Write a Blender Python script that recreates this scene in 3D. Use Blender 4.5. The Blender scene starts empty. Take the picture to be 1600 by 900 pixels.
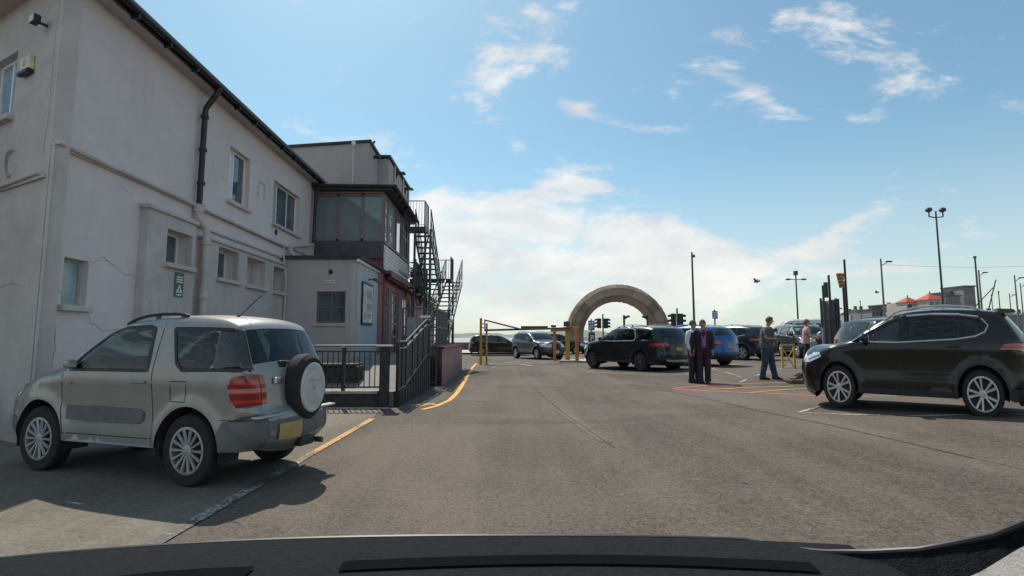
import bpy, bmesh, math, random
from mathutils import Vector, Matrix, geometry
R = math.radians
random.seed(7)
SC = bpy.context.scene
COL = SC.collection

# ---------------------------------------------------------------- camera, sky, sun, exposure
CAM_H = 1.4
TH = math.atan(76 / 800)
cam_d = bpy.data.cameras.new("camera")
cam_d.sensor_width = 36.0
cam_d.lens = 18.0
cam_d.clip_start = 0.05
cam_d.clip_end = 20000
cam = bpy.data.objects.new("camera", cam_d)
cam.location = (0, 0, CAM_H)
cam.rotation_euler = (R(90) + TH, 0, 0)
COL.objects.link(cam)
SC.camera = cam

SUN_AZ, SUN_EL = -23.0, 54.5      # azimuth measured from +Y towards +X
sun_dir = Vector((math.sin(R(SUN_AZ)) * math.cos(R(SUN_EL)), math.cos(R(SUN_AZ)) * math.cos(R(SUN_EL)), math.sin(R(SUN_EL))))
sd = bpy.data.lights.new("sun", 'SUN')
sd.energy = 3.6
sd.angle = R(0.5)
sd.color = (1.0, 0.93, 0.82)
so = bpy.data.objects.new("sun", sd)
so.rotation_euler = sun_dir.to_track_quat('Z', 'Y').to_euler()
COL.objects.link(so)

SC.view_settings.view_transform = 'Standard'
SC.view_settings.look = 'None'
SC.view_settings.exposure = 0.38
SC.view_settings.gamma = 1.0
SC.view_settings.use_curve_mapping = False
SC.cycles.max_bounces = 8
SC.cycles.transparent_max_bounces = 24
SC.cycles.caustics_reflective = False
SC.cycles.caustics_refractive = False
SC.cycles.use_adaptive_sampling = True
SC.cycles.use_denoising = True


class NT:
    """small helper that writes node maths as python expressions"""
    def __init__(s, tree):
        s.t = tree
        s.n = tree.nodes
        s.l = tree.links

    def new(s, kind, **kw):
        n = s.n.new(kind)
        for k, v in kw.items():
            setattr(n, k, v)
        return n

    def put(s, sock, v):
        if isinstance(v, (int, float)):
            sock.default_value = v
        elif isinstance(v, (tuple, list)):
            sock.default_value = tuple(v) + ((1,) if len(v) == 3 and len(sock.default_value) == 4 else ())
        else:
            s.l.new(v, sock)

    def m(s, op, a, b=None, c=None, clamp=False):
        n = s.new('ShaderNodeMath', operation=op, use_clamp=clamp)
        s.put(n.inputs[0], a)
        if b is not None: s.put(n.inputs[1], b)
        if c is not None: s.put(n.inputs[2], c)
        return n.outputs[0]

    def mix(s, f, a, b):
        n = s.new('ShaderNodeMix', data_type='RGBA')
        s.put(n.inputs[0], f); s.put(n.inputs[6], a); s.put(n.inputs[7], b)
        return n.outputs[2]

    def noise(s, vec, scale, detail=4, rough=.55, dist=0.0):
        n = s.new('ShaderNodeTexNoise')
        if vec is not None: s.l.new(vec, n.inputs['Vector'])
        n.inputs['Scale'].default_value = scale
        n.inputs['Detail'].default_value = detail
        n.inputs['Roughness'].default_value = rough
        n.inputs['Distortion'].default_value = dist
        return n.outputs[0]

    def ramp(s, f, a, b, smooth=True):
        n = s.new('ShaderNodeMapRange')
        n.interpolation_type = 'SMOOTHSTEP' if smooth else 'LINEAR'
        s.put(n.inputs[0], f); s.put(n.inputs[1], a); s.put(n.inputs[2], b)
        return n.outputs[0]


# ---- world: Nishita sky with procedural clouds placed by sky direction
world = bpy.data.worlds.new("World")
SC.world = world
world.use_nodes = True
w = NT(world.node_tree)
w.n.clear()
sky = w.new('ShaderNodeTexSky', sky_type='NISHITA')
sky.sun_disc = False
sky.sun_elevation = R(SUN_EL)
sky.sun_rotation = R(SUN_AZ)
sky.altitude = 10
sky.air_density = 1.0
sky.dust_density = 0.7
sky.ozone_density = 1.0
tc = w.new('ShaderNodeTexCoord')
sep = w.new('ShaderNodeSeparateXYZ')
w.l.new(tc.outputs['Generated'], sep.inputs[0])
X, Y, Z = sep.outputs
Yc = w.m('MAXIMUM', Y, .08)
gx = w.m('DIVIDE', X, Yc)
gz = w.m('DIVIDE', Z, Yc)
zc = w.m('ADD', w.m('MAXIMUM', Z, 0.0), .12)
cmb = w.new('ShaderNodeCombineXYZ')
w.put(cmb.inputs[0], w.m('DIVIDE', X, zc)); w.put(cmb.inputs[1], w.m('DIVIDE', Y, zc)); cmb.inputs[2].default_value = 3.1
cvec = cmb.outputs[0]
cmb2 = w.new('ShaderNodeCombineXYZ')
w.put(cmb2.inputs[0], gx); w.put(cmb2.inputs[1], w.m('MULTIPLY', gz, 2.2)); cmb2.inputs[2].default_value = 1.7
dvec = cmb2.outputs[0]
n1 = w.noise(dvec, 4.2, 10, .66, .5)
n2 = w.noise(dvec, 11.0, 6, .6, .3)
nn = w.m('ADD', w.m('MULTIPLY', n1, .72), w.m('MULTIPLY', n2, .28))
# (centre dx, centre dz, radius x, radius z, tilt, weight)
BLOBS = [
    (.10, .17, .27, .085, 0.00, 1.0), (.03, .255, .10, .045, 0.3, .8), (.26, .20, .13, .05, -.25, .8), (.02, .09, .28, .07, 0, .9),
    (-.19, .20, .10, .08, 0, .6), (.34, .13, .10, .035, 0, .6), (-.14, .26, .10, .022, -.1, .5), (.10, .29, .08, .02, .1, .55),
    (-.05, .63, .10, .05, 0, .72), (-.055, .52, .055, .07, .3, .8), (-.02, .44, .03, .02, 0, .5),
    (.205, .43, .10, .014, -.25, .75), (.29, .36, .05, .012, .2, .35), (.19, .34, .05, .014, 0, .6), (.24, .50, .04, .013, 0, .5),
    (.48, .515, .065, .035, -.45, .65), (.55, .46, .06, .012, -.4, .3), (.38, .55, .05, .02, -.3, .3),
    (.72, .60, .10, .06, -.2, .58), (.80, .51, .07, .035, 0, .7), (.92, .62, .12, .04, 0, .45), (.70, .44, .05, .012, -.3, .3),
    (.66, .215, .09, .022, .5, .7), (.60, .17, .11, .018, .2, .7), (.60, .135, .15, .022, .1, .75), (.74, .13, .13, .016, 0, .5), (.42, .06, .5, .05, 0, .45),
    (.05, .58, .06, .03, .2, .45), (.62, .66, .10, .04, -.1, .6), (.85, .44, .08, .012, .1, .4), (.12, .47, .04, .012, 0, .4), (.30, .42, .06, .01, -.1, .5), (-.6, .75, .2, .05, 0, .4), (.3, .85, .25, .06, 0, .5), (.95, .2, .06, .012, 0, .3),
]
acc = 0.0
for (bx, bz, rx, rz, ti, wt) in BLOBS:
    ax = w.m('SUBTRACT', gx, bx)
    az = w.m('SUBTRACT', w.m('SUBTRACT', gz, bz), w.m('MULTIPLY', ax, ti))
    q = w.m('ADD', w.m('POWER', w.m('ABSOLUTE', w.m('DIVIDE', ax, rx)), 2.0), w.m('POWER', w.m('ABSOLUTE', w.m('DIVIDE', az, rz)), 2.0))
    gbl = w.m('MULTIPLY', w.m('POWER', 2.718, w.m('MULTIPLY', q, -.8)), wt)
    acc = w.m('ADD', acc, gbl)
acc = w.m('MINIMUM', acc, 1.1)
back = w.ramp(Y, .1, -.2)
acc = w.m('ADD', acc, w.m('MULTIPLY', back, .55))
dens = w.m('ADD', w.m('MULTIPLY', w.m('SUBTRACT', nn, .5), 4.6), w.m('MULTIPLY', acc, .92))
cl = w.ramp(dens, .28, 1.1)
cl = w.m('MULTIPLY', cl, w.ramp(Z, -.01, .02))
shade = w.ramp(w.noise(dvec, 5.0, 5, .6), .3, .7)
cloudcol = w.mix(shade, (6.3, 6.35, 6.4), (8.6, 8.3, 7.9))
hazef = w.m('ADD', w.m('MULTIPLY', w.ramp(Z, .36, -.02), .60), .06)
skyt = w.new('ShaderNodeMix', data_type='RGBA', blend_type='MULTIPLY')
skyt.inputs[0].default_value = 1.0
w.l.new(sky.outputs[0], skyt.inputs[6]); skyt.inputs[7].default_value = (.84, 1.14, 1.08, 1)
base = w.mix(hazef, skyt.outputs[2], (6.3, 6.35, 6.1))
full = w.mix(w.m('MULTIPLY', cl, .82), base, cloudcol)
bg = w.new('ShaderNodeBackground')
bg.inputs[1].default_value = 0.092
w.l.new(full, bg.inputs[0])
wo = w.new('ShaderNodeOutputWorld')
w.l.new(bg.outputs[0], wo.inputs[0])


# ---------------------------------------------------------------- place maths
def ground_z(x, y=0):
    if x <= 0: return 0.0
    return .20 * min(x / 7, 1) ** 2 + (.015 * (x - 7) if x > 7 else 0)


def ray(px, py):
    dx = (px - 800) / 800; dy = (450 - py) / 800
    return (dx, math.cos(TH) - math.sin(TH) * dy, math.sin(TH) + math.cos(TH) * dy)


def at(px, py, Yd):
    r = ray(px, py); t = Yd / r[1]
    return Vector((r[0] * t, Yd, CAM_H + r[2] * t))


def gp(px, py):
    r = ray(px, py); z = 0.0; x = y = 0
    for i in range(50):
        t = (z - CAM_H) / r[2]; x, y = r[0] * t, r[1] * t
        z = .5 * z + .5 * ground_z(x, y)
    return Vector((x, y, ground_z(x, y)))


# ---------------------------------------------------------------- objects
def tag(o, label=None, cat=None, group=None, kind=None):
    if label: o['label'] = label
    if cat: o['category'] = cat
    if group: o['group'] = group
    if kind: o['kind'] = kind
    return o


def empty(name, loc, rz=0.0, label=None, cat=None, group=None):
    o = bpy.data.objects.new(name, None)
    o.empty_display_size = .3
    o.location = loc
    o.rotation_euler = (0, 0, rz)
    COL.objects.link(o)
    return tag(o, label, cat, group)


def rootmat(o):
    m = Matrix.Identity(4)
    while o is not None:
        m = o.matrix_basis @ m
        o = o.parent
    return m


class MB:
    """collects shapes; build() links them as one mesh object"""
    def __init__(s, M=None):
        s.v = []; s.f = []; s.M = M

    def add(s, vs, fs):
        b = len(s.v)
        for p in vs:
            p = Vector(p)
            if s.M is not None: p = s.M @ p
            s.v.append(p)
        for f in fs: s.f.append([i + b for i in f])
        return s

    def box(s, a, b, bev=0.0):
        x0, x1 = sorted((a[0], b[0])); y0, y1 = sorted((a[1], b[1])); z0, z1 = sorted((a[2], b[2]))
        c = min(bev, (x1 - x0) * .45, (y1 - y0) * .45, (z1 - z0) * .45)
        if c <= 0:
            return s.add([(x0, y0, z0), (x1, y0, z0), (x1, y1, z0), (x0, y1, z0), (x0, y0, z1), (x1, y0, z1), (x1, y1, z1), (x0, y1, z1)],
                         [(0, 3, 2, 1), (4, 5, 6, 7), (0, 1, 5, 4), (1, 2, 6, 5), (2, 3, 7, 6), (3, 0, 4, 7)])
        bm = bmesh.new()
        bmesh.ops.create_cube(bm, size=1)
        for v in bm.verts: v.co = Vector(((x0 + x1) / 2 + v.co.x * (x1 - x0), (y0 + y1) / 2 + v.co.y * (y1 - y0), (z0 + z1) / 2 + v.co.z * (z1 - z0)))
        bmesh.ops.bevel(bm, geom=bm.edges[:], offset=c, segments=2, affect='EDGES', profile=.5)
        bm.verts.index_update()
        s.add([v.co.copy() for v in bm.verts], [[v.index for v in f.verts] for f in bm.faces])
        bm.free()
        return s

    def tube(s, pts, r, n=8, caps=True, r2=None):
        pts = [Vector(p) for p in pts]
        k = len(pts); rings = []
        up = None
        for i, p in enumerate(pts):
            d = (pts[min(i + 1, k - 1)] - pts[max(i - 1, 0)]).normalized()
            if up is None:
                up = Vector((0, 0, 1)) if abs(d.z) < .9 else Vector((1, 0, 0))
            a = d.cross(up).normalized()
            b = a.cross(d).normalized()
            up = b
            rr = r if r2 is None else r + (r2 - r) * i / (k - 1)
            rings.append([p + a * (rr * math.cos(2 * math.pi * j / n)) + b * (rr * math.sin(2 * math.pi * j / n)) for j in range(n)])
        vs = [q for ring in rings for q in ring]
        fs = [[i * n + j, i * n + (j + 1) % n, (i + 1) * n + (j + 1) % n, (i + 1) * n + j] for i in range(k - 1) for j in range(n)]
        if caps: fs += [list(range(n))[::-1], [(k - 1) * n + j for j in range(n)]]
        return s.add(vs, fs)

    def bar(s, a, b, wd, hh):
        """square bar from a to b, wd wide (horizontal), hh high"""
        a = Vector(a); b = Vector(b); d = (b - a).normalized()
        up = Vector((0, 0, 1)) if abs(d.z) < .95 else Vector((0, 1, 0))
        x = d.cross(up).normalized() * wd / 2; y = x.cross(d).normalized() * hh / 2
        vs = [a - x - y, a + x - y, a + x + y, a - x + y, b - x - y, b + x - y, b + x + y, b - x + y]
        return s.add(vs, [(0, 3, 2, 1), (4, 5, 6, 7), (0, 1, 5, 4), (1, 2, 6, 5), (2, 3, 7, 6), (3, 0, 4, 7)])

    def lathe(s, prof, c=(0, 0, 0), axis='z', n=24, close=False):
        """prof: (radius, height)"""
        vs = []; fs = []; c = Vector(c); k = len(prof)
        for (r, h) in prof:
            for j in range(n):
                a = 2 * math.pi * j / n
                if axis == 'z': q = Vector((r * math.cos(a), r * math.sin(a), h))
                elif axis == 'y': q = Vector((r * math.cos(a), h, r * math.sin(a)))
                else: q = Vector((h, r * math.cos(a), r * math.sin(a)))
                vs.append(c + q)
        for i in range(k if close else k - 1):
            i2 = (i + 1) % k
            for j in range(n):
                fs.append([i * n + j, i * n + (j + 1) % n, i2 * n + (j + 1) % n, i2 * n + j])
        if not close:
            if prof[0][0] > 1e-4: fs.append(list(range(n))[::-1])
            if prof[-1][0] > 1e-4: fs.append([(k - 1) * n + j for j in range(n)])
        return s.add(vs, fs)

    def prism(s, poly, h0, h1, axis='z'):
        """extrude a polygon given in the two other axes"""
        n = len(poly)
        def P(p, h):
            return (p[0], p[1], h) if axis == 'z' else ((p[0], h, p[1]) if axis == 'y' else (h, p[0], p[1]))
        return s.add([P(p, h0) for p in poly] + [P(p, h1) for p in poly],
                     [list(range(n))[::-1], [n + i for i in range(n)]] + [[i, (i + 1) % n, n + (i + 1) % n, n + i] for i in range(n)])

    def ball(s, c, r, nu=14, nv=9):
        if not isinstance(r, (tuple, list)): r = (r, r, r)
        vs = []; fs = []
        for i in range(nv + 1):
            ph = math.pi * i / nv
            for j in range(nu):
                t = 2 * math.pi * j / nu
                vs.append((c[0] + r[0] * math.sin(ph) * math.cos(t), c[1] + r[1] * math.sin(ph) * math.sin(t), c[2] + r[2] * math.cos(ph)))
        for i in range(nv):
            for j in range(nu):
                fs.append([i * nu + j, (i + 1) * nu + j, (i + 1) * nu + (j + 1) % nu, i * nu + (j + 1) % nu])
        return s.add(vs, fs)

    def build(s, name, mat, parent=None, loc=None, smooth=False, recalc=True, world=True, angle=35):
        """vertices are in world space unless world=False (then in the parent's space)"""
        inv = None
        if parent is not None and world: inv = rootmat(parent).inverted()
        off = Vector(loc) if loc is not None and parent is None else Vector((0, 0, 0))
        me = bpy.data.meshes.new(name)
        vs = [(inv @ p if inv is not None else p - off) for p in s.v]
        me.from_pydata([tuple(p) for p in vs], [], s.f)
        bm = bmesh.new(); bm.from_mesh(me)
        bmesh.ops.remove_doubles(bm, verts=bm.verts[:], dist=1e-5)
        if recalc: bmesh.ops.recalc_face_normals(bm, faces=bm.faces[:])
        for f in bm.faces: f.smooth = smooth
        if smooth:
            ca = math.cos(R(angle))
            for e in bm.edges:
                if len(e.link_faces) == 2 and e.link_faces[0].normal.dot(e.link_faces[1].normal) < ca: e.smooth = False
        bm.to_mesh(me); bm.free()
        me.materials.append(mat)
        o = bpy.data.objects.new(name, me)
        COL.objects.link(o)
        if parent is not None: o.parent = parent
        else: o.location = off
        return o


def copy_tree(o, parent=None):
    c = o.copy(); COL.objects.link(c); c.parent = parent
    for ch in [x for x in bpy.data.objects if x.parent == o]:
        copy_tree(ch, c)
    return c


# ---------------------------------------------------------------- materials
MATS = {}
def mat(name, col, rough=.6, metal=0.0, var=.12, scale=6.0, bump=0.0, bscale=40.0, spec=.5, coat=0.0, alpha=None, emit=None, detail=4):
    if name in MATS: return MATS[name]
    m = bpy.data.materials.new(name); m.use_nodes = True
    t = NT(m.node_tree); t.n.clear()
    b = t.new('ShaderNodeBsdfPrincipled'); o = t.new('ShaderNodeOutputMaterial')
    t.l.new(b.outputs[0], o.inputs[0])
    c = t.new('ShaderNodeTexCoord').outputs['Object']
    nz = t.noise(c, scale, detail, .6)
    f = t.ramp(nz, .3, .7)
    lo = tuple(x * (1 - var) for x in col); hi = tuple(min(1, x * (1 + var)) for x in col)
    t.l.new(t.mix(f, lo, hi), b.inputs['Base Color'])
    b.inputs['Roughness'].default_value = rough
    b.inputs['Metallic'].default_value = metal
    b.inputs['Specular IOR Level'].default_value = spec
    b.inputs['Coat Weight'].default_value = coat
    b.inputs['Coat Roughness'].default_value = .04
    if emit:
        b.inputs['Emission Color'].default_value = tuple(emit[:3]) + (1,)
        b.inputs['Emission Strength'].default_value = emit[3]
    if bump > 0:
        bn = t.new('ShaderNodeBump'); bn.inputs['Strength'].default_value = bump; bn.inputs['Distance'].default_value = .02
        t.l.new(t.noise(c, bscale, 5, .6), bn.inputs['Height']); t.l.new(bn.outputs[0], b.inputs['Normal'])
    MATS[name] = m
    return m


def glass(name, tint, refl=1.0, haze=None):
    """thin pane: tinted see-through plus a sky reflection that grows at grazing angles"""
    if name in MATS: return MATS[name]
    m = bpy.data.materials.new(name); m.use_nodes = True
    t = NT(m.node_tree); t.n.clear()
    tr = t.new('ShaderNodeBsdfTransparent'); tr.inputs[0].default_value = tuple(tint) + (1,)
    gl = t.new('ShaderNodeBsdfGlossy'); gl.inputs['Roughness'].default_value = .02; gl.inputs[0].default_value = (refl, refl, refl, 1)
    fr = t.new('ShaderNodeFresnel'); fr.inputs[0].default_value = 1.5
    c = t.new('ShaderNodeTexCoord').outputs['Object']
    bn = t.new('ShaderNodeBump'); bn.inputs['Strength'].default_value = .008; bn.inputs['Distance'].default_value = .02
    t.l.new(t.noise(c, 2.5, 2, .5), bn.inputs['Height']); t.l.new(bn.outputs[0], gl.inputs['Normal'])
    f2 = t.m('ADD', t.m('MULTIPLY', fr.outputs[0], 1.0), .0, clamp=True)
    mx = t.new('ShaderNodeMixShader'); t.l.new(f2, mx.inputs[0]); t.l.new(tr.outputs[0], mx.inputs[1]); t.l.new(gl.outputs[0], mx.inputs[2])
    if haze:
        df = t.new('ShaderNodeBsdfDiffuse'); df.inputs[0].default_value = tuple(haze[:3]) + (1,)
        m3 = t.new('ShaderNodeMixShader'); m3.inputs[0].default_value = haze[3]; t.l.new(tr.outputs[0], m3.inputs[1]); t.l.new(df.outputs[0], m3.inputs[2]); t.l.new(m3.outputs[0], mx.inputs[1])
    o = t.new('ShaderNodeOutputMaterial'); t.l.new(mx.outputs[0], o.inputs[0])
    MATS[name] = m
    return m


def render_wall(name, col, stain=.25, crack=True, streak=.2, rough=.85):
    """painted render: patchy paint, rain streaks, hairline cracks, all fixed to the wall"""
    if name in MATS: return MATS[name]
    m = bpy.data.materials.new(name); m.use_nodes = True
    t = NT(m.node_tree); t.n.clear()
    b = t.new('ShaderNodeBsdfPrincipled'); o = t.new('ShaderNodeOutputMaterial'); t.l.new(b.outputs[0], o.inputs[0])
    geo = t.new('ShaderNodeNewGeometry').outputs['Position']
    sp = t.new('ShaderNodeSeparateXYZ'); t.l.new(geo, sp.inputs[0])
    big = t.noise(geo, .55, 5, .6, .4)
    mid = t.noise(geo, 3.0, 6, .65)
    st = t.new('ShaderNodeCombineXYZ')
    t.put(st.inputs[0], t.m('MULTIPLY', sp.outputs[0], 5.0)); t.put(st.inputs[1], t.m('MULTIPLY', sp.outputs[1], 5.0)); t.put(st.inputs[2], t.m('MULTIPLY', sp.outputs[2], .35))
    sk = t.noise(st.outputs[0], 1.0, 4, .6)
    f = t.m('ADD', t.m('MULTIPLY', t.ramp(big, .3, .7), .55), t.m('MULTIPLY', t.ramp(mid, .35, .7), .45))
    dark = tuple(c * (1 - stain) for c in col)
    c1 = t.mix(f, dark, col)
    c2 = t.mix(t.m('MULTIPLY', t.ramp(sk, .55, .8), streak), c1, tuple(c * .55 for c in col))
    base_ = t.m('MULTIPLY', t.ramp(t.m('ADD', sp.outputs[2], t.m('MULTIPLY', t.noise(geo, 1.8, 5, .6), -1.2)), .15, -.35), .55)
    c2 = t.mix(base_, c2, tuple(c * .35 for c in col))
    out = c2
    if crack:
        vo = t.new('ShaderNodeTexVoronoi', feature='DISTANCE_TO_EDGE'); vo.inputs['Scale'].default_value = .42
        wv = t.new('ShaderNodeVectorMath', operation='ADD')
        nv = t.new('ShaderNodeTexNoise'); nv.inputs['Scale'].default_value = 2.2; nv.inputs['Detail'].default_value = 6
        t.l.new(geo, nv.inputs['Vector'])
        t.l.new(geo, wv.inputs[0]); t.l.new(nv.outputs[1], wv.inputs[1]); t.l.new(wv.outputs[0], vo.inputs['Vector'])
        cr = t.m('MULTIPLY', t.ramp(vo.outputs[0], .010, .002), t.ramp(t.noise(geo, .8, 2), .56, .64))
        out = t.mix(t.m('MULTIPLY', cr, .75), c2, tuple(c * .22 for c in col))
    t.l.new(out, b.inputs['Base Color'])
    b.inputs['Roughness'].default_value = rough
    bn = t.new('ShaderNodeBump'); bn.inputs['Strength'].default_value = .35; bn.inputs['Distance'].default_value = .012
    t.l.new(t.noise(geo, 22.0, 6, .65), bn.inputs['Height']); t.l.new(bn.outputs[0], b.inputs['Normal'])
    MATS[name] = m
    return m


def asphalt(name, c0, c1, tint, seed=0.0, speck=.5):
    if name in MATS: return MATS[name]
    m = bpy.data.materials.new(name); m.use_nodes = True
    t = NT(m.node_tree); t.n.clear()
    b = t.new('ShaderNodeBsdfPrincipled'); o = t.new('ShaderNodeOutputMaterial'); t.l.new(b.outputs[0], o.inputs[0])
    geo = t.new('ShaderNodeNewGeometry').outputs['Position']
    fine = t.m('ADD', t.m('MULTIPLY', t.noise(geo, 62.0, 2, .8), .55), t.m('MULTIPLY', t.noise(geo, 26.0, 2, .8), .45))
    mid = t.noise(geo, 9.0, 5, .65)
    big = t.noise(geo, .28, 5, .6, .8)
    wear = t.noise(geo, 1.3, 6, .7, .3)
    st = t.new('ShaderNodeMapping'); st.inputs['Scale'].default_value = (1.1, .07, 1); t.l.new(geo, st.inputs[0])
    lane = t.noise(st.outputs[0], 1.0, 4, .6)
    f = t.m('ADD', t.m('MULTIPLY', t.ramp(fine, .40, .60), speck), t.m('MULTIPLY', t.ramp(mid, .3, .7), .20))
    f = t.m('ADD', f, t.m('MULTIPLY', t.ramp(big, .40, .60), .26))
    f = t.m('ADD', f, t.m('MULTIPLY', t.ramp(lane, .38, .62), .20))
    col = t.mix(f, c0, c1)
    col = t.mix(t.m('MULTIPLY', t.ramp(wear, .52, .75), .35), col, tint)
    oil = t.ramp(t.noise(geo, .9, 4, .55, .5), .66, .80)
    col = t.mix(t.m('MULTIPLY', oil, .45), col, tuple(x * .5 for x in c0))
    chip = t.ramp(t.noise(geo, 24.0, 1, .3), .80, .84)
    col = t.mix(t.m('MULTIPLY', chip, .6), col, (.34, .31, .28))
    t.l.new(col, b.inputs['Base Color'])
    b.inputs['Roughness'].default_value = .88
    b.inputs['Specular IOR Level'].default_value = .25
    bn = t.new('ShaderNodeBump'); bn.inputs['Strength'].default_value = .5; bn.inputs['Distance'].default_value = .006
    t.l.new(fine, bn.inputs['Height']); t.l.new(bn.outputs[0], b.inputs['Normal'])
    MATS[name] = m
    return m


def worn_paint(name, col, under=(.085, .078, .07), thr=.42):
    """road paint with worn patches where the tarmac shows"""
    if name in MATS: return MATS[name]
    m = bpy.data.materials.new(name); m.use_nodes = True
    t = NT(m.node_tree); t.n.clear()
    b = t.new('ShaderNodeBsdfPrincipled'); o = t.new('ShaderNodeOutputMaterial'); t.l.new(b.outputs[0], o.inputs[0])
    geo = t.new('ShaderNodeNewGeometry').outputs['Position']
    a = t.m('ADD', t.m('MULTIPLY', t.noise(geo, 30.0, 6, .8), .6), t.m('MULTIPLY', t.noise(geo, 1.5, 3, .6), .4))
    t.l.new(t.mix(t.ramp(a, thr, thr + .1), under, col), b.inputs['Base Color'])
    b.inputs['Roughness'].default_value = .8
    MATS[name] = m
    return m

# ================================================================ THE GROUND
M_asph = asphalt("asphalt", (.030, .0242, .020), (.152, .125, .101), (.120, .098, .080), speck=.62)
M_bay = asphalt("old_concrete_bay", (.085, .075, .062), (.24, .21, .17), (.14, .11, .08), speck=.4)
M_pave = asphalt("footway_asphalt", (.06, .055, .05), (.15, .135, .12), (.13, .115, .10))
M_white_line = worn_paint("worn_white_paint", (.46, .44, .40), thr=.47)
M_yel_line = worn_paint("worn_yellow_paint", (.66, .36, .07), thr=.36)
M_or_line = worn_paint("worn_orange_paint", (.55, .29, .08), thr=.42)
M_red_line = worn_paint("worn_red_paint", (.55, .13, .10), thr=.36)
M_seam = mat("asphalt_seam", (.035, .033, .03), .9, var=.3, scale=20)


def sheet(name, xs, ys, zf, m, kind='structure'):
    vs = [(x, y, zf(x, y)) for y in ys for x in xs]
    n = len(xs)
    fs = [(j * n + i, j * n + i + 1, (j + 1) * n + i + 1, (j + 1) * n + i) for j in range(len(ys) - 1) for i in range(n - 1)]
    mb = MB(); mb.add(vs, fs)
    o = mb.build(name, m, recalc=False)
    return tag(o, kind=kind)


def frange(a, b, s):
    n = int(round((b - a) / s)); return [a + (b - a) * i / n for i in range(n + 1)]


gxs = [-300, -60, -25] + frange(-12, 0, 4) + frange(.25, 7, .25) + [12, 20, 40, 80, 160, 300]
gr = sheet("ground", gxs, [-14, 0, 12, 24, 36, 50.2], ground_z, M_asph)
gr2 = sheet("far_land", [22, 40, 80, 160, 300], [50.2, 120, 240, 420], lambda x, y: ground_z(x) - .3 * min(1, (y - 50.2) / 60), M_asph)
M_sea = mat("sea_water", (.22, .24, .22), .25, var=.1, scale=.02, bump=.25, bscale=.6)
sea = sheet("sea", [-6000, -300, 0, 300, 6000], [50.5, 500, 2000, 9000], lambda x, y: -4.0, M_sea)
M_sand = mat("wet_sand", (.30, .26, .21), .8, var=.2, scale=.05)
sand = sheet("beach", [-600, -100, 0, 60, 400], [51, 90, 180], lambda x, y: -1.6 - 2.2 * (y - 51) / 129, M_sand)


def strip(name, pts, wd, m, lift=.005, closed=False):
    """a painted line that follows the ground"""
    P = [Vector((p[0], p[1])) for p in pts]
    if closed: P.append(P[0])
    Q = []
    for a, b in zip(P, P[1:]):
        k = max(1, int((b - a).length / .4))
        Q += [a.lerp(b, i / k) for i in range(k)]
    Q.append(P[-1])
    vs = []; fs = []
    for i, p in enumerate(Q):
        d = (Q[min(i + 1, len(Q) - 1)] - Q[max(i - 1, 0)]).normalized()
        nrm = Vector((-d.y, d.x)) * wd / 2
        for q in (p + nrm, p - nrm): vs.append((q.x, q.y, ground_z(q.x) + lift))
    for i in range(len(Q) - 1): fs.append((2 * i, 2 * i + 1, 2 * i + 3, 2 * i + 2))
    mb = MB(); mb.add(vs, fs)
    return tag(mb.build(name, m, recalc=False), kind='structure')


def G(*pp): return [tuple(gp(*p)[:2]) for p in pp]


# lighter parking bay on the left, footway beside the ramp
def polysheet(name, pts, m, lift):
    mb = MB(); mb.add([(p[0], p[1], ground_z(p[0]) + lift) for p in pts], [list(range(len(pts)))])
    return tag(mb.build(name, m, recalc=False), kind='structure')


polysheet("parking_bay", [(-7.5, 3.2), (-2.45, 3.2), (-2.42, 9.2), (-2.5, 10.0), (-7.5, 10.0)], M_bay, .004)
polysheet("footway", [(-2.35, 10.0), (-1.75, 10.3), (-1.5, 11.6), (-1.62, 16), (-1.85, 27), (-2.2, 27), (-2.3, 12)], M_pave, .004)
polysheet("far_pavement", [(-9, 40.6), (2.9, 40.6), (2.9, 50.1), (-9, 50.1)], mat("pale_paving", (.42, .39, .34), .85, var=.15, scale=2), .12)
yl = strip("yellow_line", [(-1.72, 10.0), (-1.52, 10.5), (-1.38, 11.4), (-1.36, 12.6), (-1.42, 14.5), (-1.56, 18), (-1.78, 23), (-1.86, 27.0)], .11, M_yel_line, .009)
strip("parking_line", [(-2.38, 8.9), (-2.40, 5.9)], .10, M_or_line, .009)
strip("parking_line", [(-2.40, 5.9), (-2.42, 3.4)], .11, M_white_line, .009)
strip("yellow_line", [(-2.1, 10.6), (-1.95, 10.75), (-1.72, 10.85), (-1.55, 10.7)], .09, M_yel_line, .009)
strip("yellow_line", [(-2.0, 10.35), (-1.8, 10.6), (-1.62, 10.95)], .05, M_yel_line, .010)
# red hatched box beside the bays
rc = G((1050, 607), (1290, 597), (1330, 622))
strip("red_line", G((1052, 607), (1120, 601), (1270, 598), (1330, 597)), .10, M_red_line, .006)
strip("red_line", G((1052, 608), (1120, 612), (1200, 615), (1300, 620)), .10, M_red_line, .006)
strip("red_line", G((1052, 607.5), (1100, 603.5), (1180, 603)), .06, M_red_line, .009)
strip("bay_line", G((1110, 609), (1180, 605.5), (1240, 604)), .07, M_yel_line, .009)
strip("bay_line", G((1170, 614), (1230, 609), (1300, 607)), .07, M_yel_line, .010)
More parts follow.
